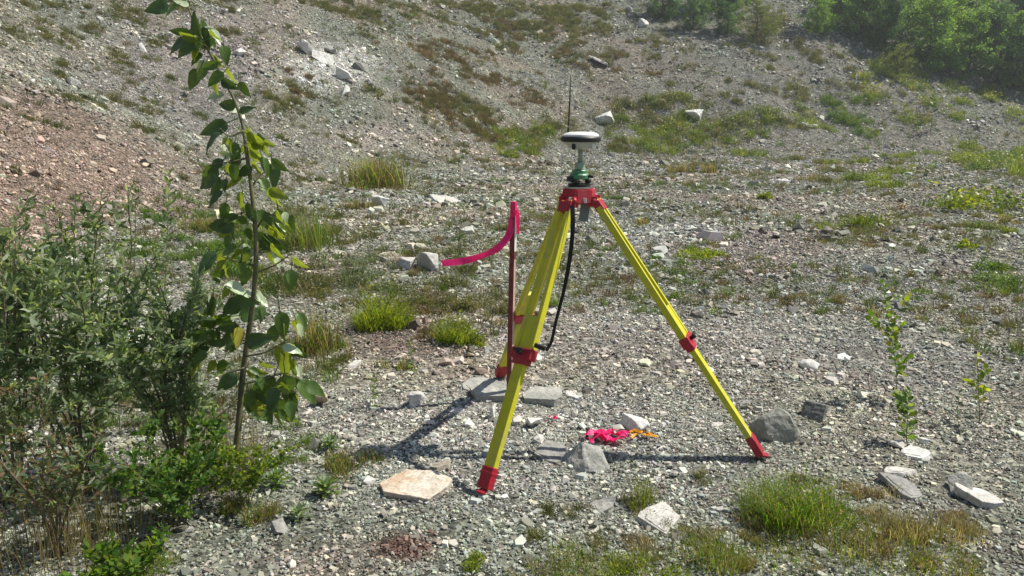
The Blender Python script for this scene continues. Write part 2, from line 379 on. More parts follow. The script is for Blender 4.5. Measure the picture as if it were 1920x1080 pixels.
# ================================================================== ground
def make_ground():
    s = np.linspace(-1, 1, 521); xs = 2.0 * np.sinh(s * 4.6)
    xs = np.clip(xs, -100, 100)
    t = np.linspace(0, 1, 640); ys = -14 + 0 * t
    ys = np.concatenate([np.linspace(-14, 1.5, 30)[:-1], np.geomspace(1.5, 150, 610)])
    X, Y = np.meshgrid(xs, ys); sh = X.shape; x = X.ravel(); y = Y.ravel(); z = H(x, y)
    n = len(x); idx = np.arange(n).reshape(sh)
    f = np.stack([idx[:-1, :-1], idx[:-1, 1:], idx[1:, 1:], idx[1:, :-1]], -1).reshape(-1, 4)
    me = bpy.data.meshes.new('ground'); me.vertices.add(n); me.vertices.foreach_set('co', np.stack([x, y, z], 1).astype(np.float32).ravel())
    me.loops.add(f.size); me.loops.foreach_set('vertex_index', f.ravel().astype(np.int32)); me.polygons.add(len(f))
    me.polygons.foreach_set('loop_start', np.arange(0, f.size, 4, dtype=np.int32))
    me.polygons.foreach_set('use_smooth', np.ones(len(f), bool))
    a = me.attributes.new('vc', 'FLOAT_COLOR', 'POINT'); a.data.foreach_set('color', np.c_[tint(x, y) * .58, np.ones(n)].astype(np.float32).ravel())
    me.materials.append(M['ground']); me.update(calc_edges=True); me.validate()
    o = link('ground', me); o['kind'] = 'structure'; o['label'] = 'grey shale gravel floor rising into a scree hillside'
make_ground()

def hull(points):
    bm = bmesh.new()
    for p in points: bm.verts.new(p)
    r = bmesh.ops.convex_hull(bm, input=list(bm.verts))
    for v in [v for v in bm.verts if not v.link_faces]: bm.verts.remove(v)
    bm.verts.index_update(); vs = [v.co.copy() for v in bm.verts]; fs = [[v.index for v in f.verts] for f in bm.faces]; bm.free(); return vs, fs
def chip_points(r, flat):
    n = random.randint(4, 6); a0 = random.random() * 6.28; el = random.uniform(.5, 1)
    pts = []
    for lev, k in ((-.5, .95), (.5, random.uniform(.65, .95))):
        for i in range(n):
            a = a0 + 6.283 * i / n + random.uniform(-.3, .3); rr = r * k * random.uniform(.75, 1.1)
            pts.append(Vector((rr * math.cos(a), rr * math.sin(a) * el, lev * r * flat * random.uniform(.7, 1.2))))
    return pts
def chip_cluster(i, n, spread):
    mb = MB()
    for k in range(n):
        r = min(2.3, max(.35, random.lognormvariate(-.35, .5))); flat = random.uniform(.25, .6)
        vs, fs = hull(chip_points(r, flat))
        m = Euler((random.gauss(0, .42), random.gauss(0, .42), random.random() * 6.28)).to_matrix()
        rr = spread * math.sqrt(random.random()); a = random.random() * 6.28
        c = Vector((rr * math.cos(a), rr * math.sin(a), r * flat * .32 + random.uniform(0, .22)))
        g = random.choice([.34, .5, .72, .88, 1.0, 1.2, 1.5, 1.85]); t = random.uniform(-.09, .09)
        mb.add([m @ v + c for v in vs], fs, (g * (1 + t), g, g * (1 - t)))
    return mb.mesh('chip_cluster_%02d' % i, M['chips'], True)
CHIPS = [chip_cluster(i, 12, 4.6) for i in range(14)]
def make_gravel():
    P, S = [], []
    def band(y0, y1, size, dens, wide=.80):
        area = wide * (y1 ** 2 - y0 ** 2) + 2.4 * (y1 - y0); n = int(area * dens)
        y = np.sqrt(rng.random(n) * (y1 ** 2 - y0 ** 2) + y0 ** 2); x = (rng.random(n) * 2 - 1) * (wide * y + 1.2)
        P.append(np.stack([x, y], 1)); S.append(size * np.exp(rng.normal(0, .30, n)))
    # size = radius of a chip; a cluster covers about (4.6 size)^2 * 3
    band(1.6, 4.6, .0080, 800); band(4.6, 8, .0105, 400); band(8, 14, .0165, 130); band(14, 26, .022, 62); band(26, 48, .036, 21); band(48, 80, .060, 7)
    band(1.8, 7, .017, 12); band(5, 14, .034, 4.5); band(10, 30, .06, 1.6); band(8, 24, .08, .08); band(25, 70, .11, .15)
    P = np.concatenate(P); S = np.concatenate(S); x, y = P[:, 0], P[:, 1]
    keep = rng.random(len(x)) < np.clip(.7 + 1.3 * (fbm(x * .9, y * .9, 77) - .3), .55, 1)
    x, y, S = x[keep], y[keep], S[keep]
    z = H(x, y) + S * .05
    rot = normal_euler(x, y, rng.random(len(x)) * 6.283)
    c = tint(x, y); gm = c.mean(1, keepdims=True) * np.array([[1.03, 1.0, .9]]); mixk = np.clip(rng.normal(.15, .25, (len(x), 1)), 0, .8); c = (c * (1 - mixk) + gm * mixk) * np.exp(rng.normal(.03, .17, (len(x), 1))); c = c * (1 + rng.normal(0, .04, (len(x), 3)))
    scatter('gravel', np.stack([x, y, z], 1), rot, np.repeat(S[:, None], 3, 1), rng.integers(0, len(CHIPS), len(x)), c, CHIPS,
            'grey and pinkish shale chips covering the whole ground', 'gravel')
make_gravel()

# ================================================================== grass and low plants
def blade_mesh(mb, n, h, spread, lean, width, cols, curl=.5, origin=(0, 0), seed_heads=0):
    ox, oy = origin
    for k in range(n):
        a = random.random() * 6.283; r = spread * math.sqrt(random.random()); b = Vector((ox + r * math.cos(a), oy + r * math.sin(a), -.01 * h))
        d = a + random.gauss(0, .9); L = h * random.uniform(.45, 1.1); ln = lean * random.uniform(.2, 1.3) * (0.4 + r / max(spread, 1e-4))
        dx, dy = math.cos(d), math.sin(d); wv = Vector((-dy, dx, 0)) * width * random.uniform(.6, 1.3)
        p1 = b + Vector((dx * L * ln * .35, dy * L * ln * .35, L * .55)); p2 = b + Vector((dx * L * ln, dy * L * ln, L * (1 - .35 * curl * random.random())))
        c = random.choice(cols); g = random.uniform(.75, 1.25); c = tuple(x * g for x in c)
        mb.add([b - wv, b + wv, p1 + wv * .8, p1 - wv * .8, p2], [(0, 1, 2, 3), (3, 2, 4)], c)
GREEN = [(.085, .165, .016), (.12, .205, .02), (.06, .125, .018), (.16, .22, .03)]
YGREEN = [(.19, .24, .025), (.14, .20, .02), (.24, .26, .035), (.10, .16, .02)]
DRY = [(.30, .25, .14), (.24, .19, .12), (.20, .15, .10), (.36, .31, .19)]
BROWN = [(.17, .115, .075), (.21, .15, .10), (.13, .10, .06), (.12, .12, .05)]
OLIVE = [(.115, .125, .045), (.14, .145, .055), (.09, .11, .04), (.20, .18, .09)]
DARK = [(.045, .085, .025), (.06, .10, .03), (.035, .07, .02)]
GREY = [(.15, .19, .12), (.11, .15, .09), (.19, .22, .14)]
W1 = [(1, 1, 1)]
# unit tufts for the hillside ground cover
def unit_tuft(i, n, lean, width):
    mb = MB(); blade_mesh(mb, n, 1.0, .45, lean, width, [(1, 1, 1), (.8, .85, .8), (1.25, 1.2, 1.05), (.65, .7, .6)]); return mb.mesh('tuft_%d' % i, M['foliage'], True)
TUFTS = [unit_tuft(i, 46, random.uniform(.4, .9), .022) for i in range(6)]
def unit_leafy(i):
    mb = MB()
    for k in range(60):
        c = Vector((random.gauss(0, .3), random.gauss(0, .3), abs(random.gauss(.35, .28)))); d = Vector((random.gauss(0, 1), random.gauss(0, 1), random.gauss(.5, .6))).normalized()
        s = d.cross(Vector((random.random(), random.random(), random.random()))).normalized() * .05; L = d * random.uniform(.10, .22); g = random.uniform(.6, 1.35)
        mb.add([c, c + L * .5 + s, c + L, c + L * .5 - s], [(0, 1, 2, 3)], (g, g, g * .95))
    return mb.mesh('leafy_%d' % i, M['foliage'], True)
LEAFY = [unit_leafy(i) for i in range(4)]
# vegetation of the hillside: (u, v, half width, half height, number, height m, palette, leafy share)
HV = [(1010, 40, 130, 50, 900, .40, OLIVE, .1), (930, 60, 60, 22, 240, .35, BROWN, .1), (1080, 20, 100, 30, 320, .4, OLIVE, .1), (850, 105, 70, 16, 260, .35, BROWN, 0), (900, 15, 80, 22, 220, .4, OLIVE, .1),
      (690, 25, 60, 22, 200, .35, OLIVE, .1), (640, 10, 70, 20, 200, .35, OLIVE, .1), (820, 185, 70, 30, 320, .32, BROWN, .1), (850, 215, 90, 30, 380, .32, OLIVE, .3), (1080, 105, 110, 40, 260, .33, BROWN, .1),
      (940, 150, 40, 18, 110, .3, BROWN, 0), (985, 190, 40, 14, 90, .3, BROWN, 0), (1130, 110, 60, 30, 130, .3, OLIVE, .2), (1250, 90, 120, 50, 180, .3, OLIVE, .3), (1240, 250, 120, 36, 330, .5, YGREEN, .7), (1390, 235, 110, 36, 300, .5, YGREEN, .7),
      (990, 268, 60, 24, 200, .42, YGREEN, .4), (890, 250, 40, 20, 110, .35, BROWN, .2), (1500, 100, 120, 60, 240, .4, OLIVE, .5), (1600, 180, 160, 60, 260, .4, OLIVE, .5), (1590, 225, 50, 28, 160, .5, GREEN, .6),
      (1680, 128, 40, 28, 200, .7, YGREEN, .8), (1800, 200, 100, 50, 260, .5, YGREEN, .7), (1880, 290, 90, 70, 420, .6, YGREEN, .8), (1700, 300, 140, 40, 260, .35, YGREEN, .6), (1520, 310, 200, 30, 200, .3, OLIVE, .4),
      (230, 140, 90, 45, 170, .22, OLIVE, .4), (60, 60, 90, 40, 130, .22, OLIVE, .4), (180, 20, 160, 30, 190, .22, OLIVE, .4), (150, 200, 60, 30, 60, .2, OLIVE, .4), (320, 230, 80, 60, 110, .2, OLIVE, .4), (540, 200, 60, 60, 160, .25, OLIVE, .4),
      (540, 170, 50, 20, 90, .25, BROWN, .1), (430, 60, 120, 40, 130, .25, OLIVE, .4), (400, 10, 140, 20, 160, .3, OLIVE, .2), (780, 20, 60, 30, 150, .35, OLIVE, .1), (900, 300, 120, 20, 130, .2, OLIVE, .4), (1320, 160, 160, 60, 170, .3, OLIVE, .4),
      (1450, 50, 60, 20, 130, .6, OLIVE, .8), (600, 300, 120, 60, 190, .18, OLIVE, .5), (1700, 420, 220, 80, 200, .13, OLIVE, .6), (1880, 520, 60, 60, 70, .16, GREEN, .8), (1840, 400, 90, 60, 100, .16, YGREEN, .7), (1280, 520, 70, 50, 110, .09, GREEN, .8),
      (760, 450, 170, 80, 190, .15, OLIVE, .6), (560, 560, 80, 70, 110, .18, OLIVE, .6), (650, 520, 130, 80, 90, .15, GREY, .8), (860, 560, 80, 60, 170, .15, OLIVE, .7), (800, 600, 120, 40, 160, .10, BROWN, .3), (640, 420, 110, 50, 90, .20, OLIVE, .6), (460, 480, 70, 70, 150, .22, GREEN, .6), (990, 255, 80, 24, 110, .45, OLIVE, .7), (1300, 235, 140, 44, 260, .6, OLIVE, .8), (1130, 265, 60, 24, 140, .4, OLIVE, .6), (1050, 420, 100, 50, 50, .09, OLIVE, .6), (330, 420, 90, 70, 130, .18, GREEN, .5), (400, 320, 100, 60, 130, .16, GREEN, .5), (1210, 330, 120, 30, 90, .16, BROWN, .3),
      (560, 860, 120, 110, 60, .06, GREEN, .7), (1350, 960, 260, 80, 110, .06, OLIVE, .4), (1180, 1000, 260, 60, 120, .05, OLIVE, .4), (1650, 980, 200, 80, 110, .07, DRY, .1), (1300, 1020, 200, 50, 90, .06, DRY, .1)]
def make_hill_plants():
    P, S, C, I = [], [], [], []
    for (u, v, ru, rv, n, h, pal, leafy) in HV:
        (c, Mi) = patch(u, v, ru, rv); A = np.linalg.inv(Mi)
        nc = max(3, n // 14); ctr = c + rng.normal(0, .55, (nc, 2)) @ A.T; pick = rng.integers(0, nc, n); sg = (h * rng.uniform(.35, .95, nc))[pick]; p = ctr[pick] + rng.normal(0, 1, (n, 2)) * sg[:, None]
        p = p[(p[:, 1] > 2.2)]
        k = len(p); cc = np.array([pal[i] for i in rng.integers(0, len(pal), k)]) * rng.uniform(.8, 1.3, (k, 1))
        P.append(p); S.append(h * rng.uniform(.4, .95, k)); C.append(cc); I.append(np.where(rng.random(k) < leafy, rng.integers(6, 10, k), rng.integers(0, 6, k)))
    n = 15000; y = 4 + 60 * rng.random(n) ** 1.6; x = (rng.random(n) * 2 - 1) * (.82 * y + .5); kp = (fbm(x * .5, y * .5, 91) > .50) & ~((x > -1.2) & (x < 3.5) & (y < 6.5)); x, y = x[kp], y[kp]; k = len(x)
    P.append(np.stack([x, y], 1)); S.append(rng.uniform(.025, .085, k) * (1 + y / 16)); C.append(np.array([(OLIVE + OLIVE + GREY + GREEN[:2] + BROWN)[i] for i in rng.integers(0, 17, k)])); I.append(rng.integers(0, 10, k))
    P = np.concatenate(P); S = np.concatenate(S); C = np.concatenate(C); I = np.concatenate(I)
    x, y = P[:, 0], P[:, 1]
    rot = np.stack([rng.normal(0, .12, len(x)), rng.normal(0, .12, len(x)), rng.random(len(x)) * 6.283], 1)
    sc = np.stack([S * rng.uniform(.8, 1.5, len(x)), S * rng.uniform(.8, 1.5, len(x)), S], 1)
    scatter('ground_cover', np.stack([x, y, H(x, y)], 1), rot, sc, I, C, TUFTS + LEAFY, 'olive and brown grass and weeds patching the scree hillside', 'ground cover')
make_hill_plants()

def leafy_blob(mb, c, rx, ry, rz, n, L, wd, cols, up=.5):
    """small leaves filling a low mound"""
    for k in range(n):
        while True:
            q = Vector((random.uniform(-1, 1), random.uniform(-1, 1), random.uniform(0, 1)))
            if q.x ** 2 + q.y ** 2 + q.z ** 2 < 1: break
        p = Vector(c) + Vector((q.x * rx, q.y * ry, q.z * rz)); d = (Vector((q.x, q.y, up)) + Vector((random.gauss(0, .6), random.gauss(0, .6), random.gauss(0, .5)))).normalized()
        s = d.cross(Vector((random.gauss(0, 1), random.gauss(0, 1), random.gauss(0, 1)))).normalized() * wd; l = d * L * random.uniform(.6, 1.3)
        cc = random.choice(cols); g = random.uniform(.7, 1.3)
        mb.add([p, p + l * .5 + s, p + l, p + l * .5 - s], [(0, 1, 2, 3)], tuple(x * g for x in cc))
# individual clumps: (u, v of the base centre, width px, height px, style, blades, label, name)
CL = [
 (1505, 980, 200, 155, 'bright', 1700, 'bright green mossy grass clump in front of the grey boulder'),
 (1620, 1068, 340, 100, 'olive', 1500, 'widest green grass clump at the bottom right edge of the photo'),
 (1340, 1070, 220, 80, 'olive', 800, 'yellow-green grass clump at the bottom edge below the pale broken stone'),
 (1120, 1072, 200, 66, 'olive', 800, 'yellow-green moss clump at the bottom edge below the flat grey stone'),
 (905, 1062, 60, 44, 'moss', 260, 'small round green clump at the bottom right of the rusty moss patch'),
 (1010, 1078, 110, 40, 'mixed', 300, 'low dull green clump between two mossy clumps at the bottom edge'),
 (1200, 945, 70, 75, 'tall', 190, 'thin upright weedy tuft between the flat grey and pale broken stones'),
 (1440, 960, 110, 80, 'dry', 420, 'dry straw grass tuft left of the bright green clump'),
 (1215, 1078, 150, 60, 'moss', 600, 'yellow-green clump at the bottom edge left of the pale stone clump'),
 (1790, 1075, 130, 70, 'mixed', 500, 'brown-green clump near the bottom right corner'),
 (1730, 1010, 200, 80, 'dry', 620, 'dry brownish grass tuft below the tilted slabs on the right'),
 (655, 880, 120, 62, 'mixed', 620, 'brown-green tuft left of the orange slab'),
 (712, 612, 110, 118, 'moss', 1100, 'dense yellow-green bushy clump left of the stake'),
 (595, 655, 115, 115, 'mixed', 800, 'brown-green clump right of the poplar sapling'),
 (850, 642, 100, 82, 'moss', 650, 'low bright green clump just left of the pink-tailed stake'),
 (700, 352, 150, 96, 'mixed', 1100, 'wide tall grass tuft beyond the pale stones'),
 (672, 392, 60, 40, 'brown', 380, 'rusty brown tuft in front of the wide tall grass tuft'),
 (560, 465, 150, 150, 'tallgreen', 1100, 'tall green grass patch behind the poplar sapling'),
 (70, 515, 130, 50, 'moss', 900, 'bright green mat at the foot of the red scree'),
 (28, 568, 90, 52, 'moss', 520, 'dark yellow-green mat at the left edge below the bright mat'),
 (1300, 325, 75, 48, 'brown', 520, 'rounded brown-green tuft far behind the right leg'),
 (1155, 375, 50, 30, 'dark', 260, 'dark green tuft just right of the red tripod head'),
 (1200, 422, 50, 32, 'dry', 200, 'straw-yellow tuft beside the upper right leg'),
 (1437, 374, 32, 22, 'moss', 260, 'small vivid green cushion far out on the gravel'),
 (1806, 466, 40, 30, 'moss', 260, 'round green cushion near the right edge of the photo'),
 (1300, 480, 110, 24, 'moss', 420, 'flat yellow-green mat right of the upper right leg'),
 (950, 382, 56, 28, 'dark', 260, 'dark tuft behind the top of the stake'),
 (860, 452, 30, 18, 'dark', 160, 'tiny dark green cushion above the pink ribbon'),
 (1525, 338, 60, 30, 'brown', 280, 'brown tuft in the far middle of the gravel flat'),
 (1890, 420, 40, 34, 'brown', 220, 'brownish tuft at the far right edge above the round cushion'),
 (1560, 430, 60, 40, 'tall', 110, 'sparse yellowish weed tuft on the open gravel at right'),
 (470, 965, 90, 110, 'mixed', 500, 'green tuft at the foot of the poplar sapling'),
 (250, 1075, 170, 60, 'bright', 700, 'bright green low clump at the bottom left corner'),
 (410, 440, 130, 70, 'mixed', 700, 'green grass tuft left of the sapling at the foot of the bank'),
 (740, 690, 70, 34, 'mixed', 200, 'thin mossy tuft on the gravel behind the pale angular stone'),
]
PAL = dict(bright=GREEN + YGREEN + [(.10, .22, .015), (.13, .25, .02), (.15, .25, .02)] + DRY[:2] + OLIVE[:1], moss=YGREEN + [(.19, .24, .02)], mixed=GREEN + BROWN + DRY[:2], tall=YGREEN + OLIVE, dry=DRY + OLIVE, brown=BROWN + OLIVE, dark=DARK, tallgreen=GREEN + OLIVE, olive=YGREEN + OLIVE + GREEN + DRY[:2])
def make_clumps():
    for (u, v, wp, hp, st, n, lab) in CL:
        p = G(u, v); s = mpp(p); wd = wp * s / 2; h = hp * s; pal = PAL[st]; mb = MB()
        dp = wd * .75
        subs = max(5, int(n / 90)); 
        leaf_h = {'bright': 1.0, 'moss': 1.0, 'mixed': .85, 'tall': 1, 'dry': .8, 'brown': .8, 'dark': .8, 'tallgreen': 1, 'olive': .8}[st]
        bw = max(.0012, .75 * s) if st in ('bright', 'moss') else max(.0010, .6 * s)
        for k in range(subs):
            a = random.random() * 6.283; r = math.sqrt(random.random()) * 1.0; ox = r * math.cos(a) * wd; oy = r * math.sin(a) * dp; hh = h * (1 - .6 * r * r) * random.uniform(.4, 1.15) * leaf_h
            i0 = len(mb.v); blade_mesh(mb, n // subs, hh * (.62 if st in ('bright', 'moss') else 1), .40 * wd, .9 if st in ('bright', 'moss') else .6, bw, pal, origin=(ox, oy))
            dz = float(H(p.x + ox, p.y + oy)) - p.z
            mb.v[i0:] = [(x, y, z + dz) for x, y, z in mb.v[i0:]]
            if st in ('bright', 'moss', 'mixed', 'tall', 'olive'):
                leafy_blob(mb, (ox, oy, dz), .34 * wd, .34 * dp, hh * .9, int(n / subs * (1.5 if st in ('bright', 'moss') else .6)), max(.010, 6 * s), max(.002, 1.25 * s), pal)
        o = mb.build('grass_clump', M['leaves'], vc=True); o.location = p; tag(o, lab, 'grass clump', 'grass and moss clumps on the gravel')
make_clumps()

# ================================================================== stones
def _plate(o, top=1.0, jit=.12):
    return [(x, y, top - jit * ((i * 7) % 3)) for i, (x, y) in enumerate(o)] + [(x * .96, y * .96, -.35) for x, y in o]
SHAPES = {
 'quad': _plate([(-.5, -.05), (-.40, .40), (.02, .46), (.31, .5), (.5, .27), (.40, -.43), (-.04, -.5), (-.45, -.40)]),
 'diamond': _plate([(-.5, .0), (-.05, .5), (.22, .42), (.5, .05), (.36, -.32), (.16, -.5), (-.42, -.22)]),
 'tilted': _plate([(-.5, .1), (-.25, .5), (.45, .48), (.5, -.2), (.12, -.5), (-.28, -.10)]),
 'peaked': [(-.5, -.1, -.1), (-.5, .3, -.1), (-.45, .1, .30), (-.12, .35, .78), (.02, -.05, 1.0), (.22, .3, .85), (.42, .1, .66), (.5, -.2, .05), (.5, .3, -.1), (.15, -.5, -.05), (-.2, -.45, .02), (-.25, -.22, .48), (.30, -.28, .42)],
 'lumpy': [(-.5, -.1, -.1), (-.48, -.2, .55), (-.36, -.1, .92), (-.1, 0, 1.0), (-.08, -.32, .76), (.1, -.2, .84), (.3, -.2, .56), (.48, -.05, .36), (.5, .1, -.05), (.35, -.45, -.1), (0, -.5, .1), (-.35, -.45, .2), (-.3, .45, .3), (.2, .45, .4), (-.1, .4, .8), (0, .5, -.1)]}
def stone_mesh(name, sx, sy, sz, kind, material):
    """angular / flat / round stones: hull of jittered points, bevelled, roughened"""
    bm = bmesh.new(); pts = []
    if kind == 'round':
        for k in range(24):
            d = Vector((random.gauss(0, 1), random.gauss(0, 1), random.gauss(0, 1))).normalized()
            q = Vector((d.x * sx / 2, d.y * sy / 2, d.z * sz * .62)) * random.uniform(.80, 1.12); q.z *= 1.0 - .45 * max(0, d.x); pts.append(q)
    elif kind in SHAPES:
        pts = [Vector((x * sx, y * sy, (z - .42) * sz)) for x, y, z in SHAPES[kind]]
    elif kind == 'flat':
        n = random.randint(7, 10); a0 = random.random() * 6.28; rad = [random.uniform(.74, 1.18) for _ in range(n)]; aj = [random.uniform(-.25, .25) for _ in range(n)]
        tx, ty = random.uniform(-.22, .22), random.uniform(-.22, .22)
        for lev, kk in ((-.5, 1.0), (.5, random.uniform(.88, 1.0))):
            for i in range(n):
                a = a0 + 6.283 * i / n + aj[i]; cx, cy = math.cos(a), math.sin(a)
                pts.append(Vector((cx * sx / 2 * kk * rad[i], cy * sy / 2 * kk * rad[i], (lev + lev * (tx * cx + ty * cy)) * sz)))
    else:
        for k in range(10):
            d = Vector((random.uniform(-1, 1), random.uniform(-1, 1), random.uniform(-1, 1))); d /= max(abs(d.x), abs(d.y), abs(d.z))
            d = d.lerp(d.normalized(), .3)
            pts.append(Vector((d.x * sx / 2, d.y * sy / 2, d.z * sz * .6)))
    for p in pts: bm.verts.new(p)
    bmesh.ops.convex_hull(bm, input=list(bm.verts))
    for v in [v for v in bm.verts if not v.link_faces]: bm.verts.remove(v)
    bmesh.ops.dissolve_limit(bm, angle_limit=R(10), verts=list(bm.verts), edges=list(bm.edges))
    m = max(sx, sy)
    if kind == 'lumpy': bmesh.ops.bevel(bm, geom=list(bm.edges), offset=sz * .05, segments=1, affect='EDGES')
    if kind == 'flat':      # a second, smaller layer split off on top
        vs0 = [v.co.copy() for v in bm.verts if v.co.z > 0]
        if len(vs0) >= 4:
            c = sum(vs0, Vector()) / len(vs0); k1 = random.uniform(.55, .85); sh = Vector((random.uniform(-.1, .1) * sx, random.uniform(-.1, .1) * sy, 0))
            b2 = bmesh.new()
            for q in vs0:
                t = c + (q - c) * k1 * random.uniform(.85, 1.1) + sh
                for dz in (-.15, .11): b2.verts.new(Vector((t.x, t.y, q.z + dz * sz)))
            bmesh.ops.convex_hull(b2, input=list(b2.verts))
            for v in [v for v in b2.verts if not v.link_faces]: b2.verts.remove(v)
            tmp = bpy.data.meshes.new('layer'); b2.to_mesh(tmp); b2.free(); bm.from_mesh(tmp); bpy.data.meshes.remove(tmp)
    if kind not in ('round', 'lumpy'): bmesh.ops.bevel(bm, geom=list(bm.edges), offset=min(sx, sy, sz) * .035, segments=1, affect='EDGES')
    bmesh.ops.triangulate(bm, faces=list(bm.faces))
    for _ in range(4):
        long_e = [e for e in bm.edges if e.calc_length() > m * (.055 if kind in SHAPES else .10)]
        if not long_e: break
        bmesh.ops.subdivide_edges(bm, edges=long_e, cuts=1); bmesh.ops.triangulate(bm, faces=list(bm.faces))
    if kind == 'round':
        for _ in range(1): bmesh.ops.smooth_vert(bm, verts=list(bm.verts), factor=.5, use_axis_x=True, use_axis_y=True, use_axis_z=True)
    from mathutils import noise as mn
    off = Vector((random.random() * 50, random.random() * 50, 0)); bm.normal_update()
    for v in bm.verts:
        q = v.co / m
        v.co += v.normal * m * ((.035 if kind == 'round' else .020) * mn.noise(q * 3.5 + off) + .016 * mn.noise(q * 9 + off) + .008 * mn.noise(q * 23 + off))
    me = bpy.data.meshes.new(name); bm.to_mesh(me); bm.free(); me.materials.append(material)
    me.polygons.foreach_set('use_smooth', [kind == 'round'] * len(me.polygons)); return me
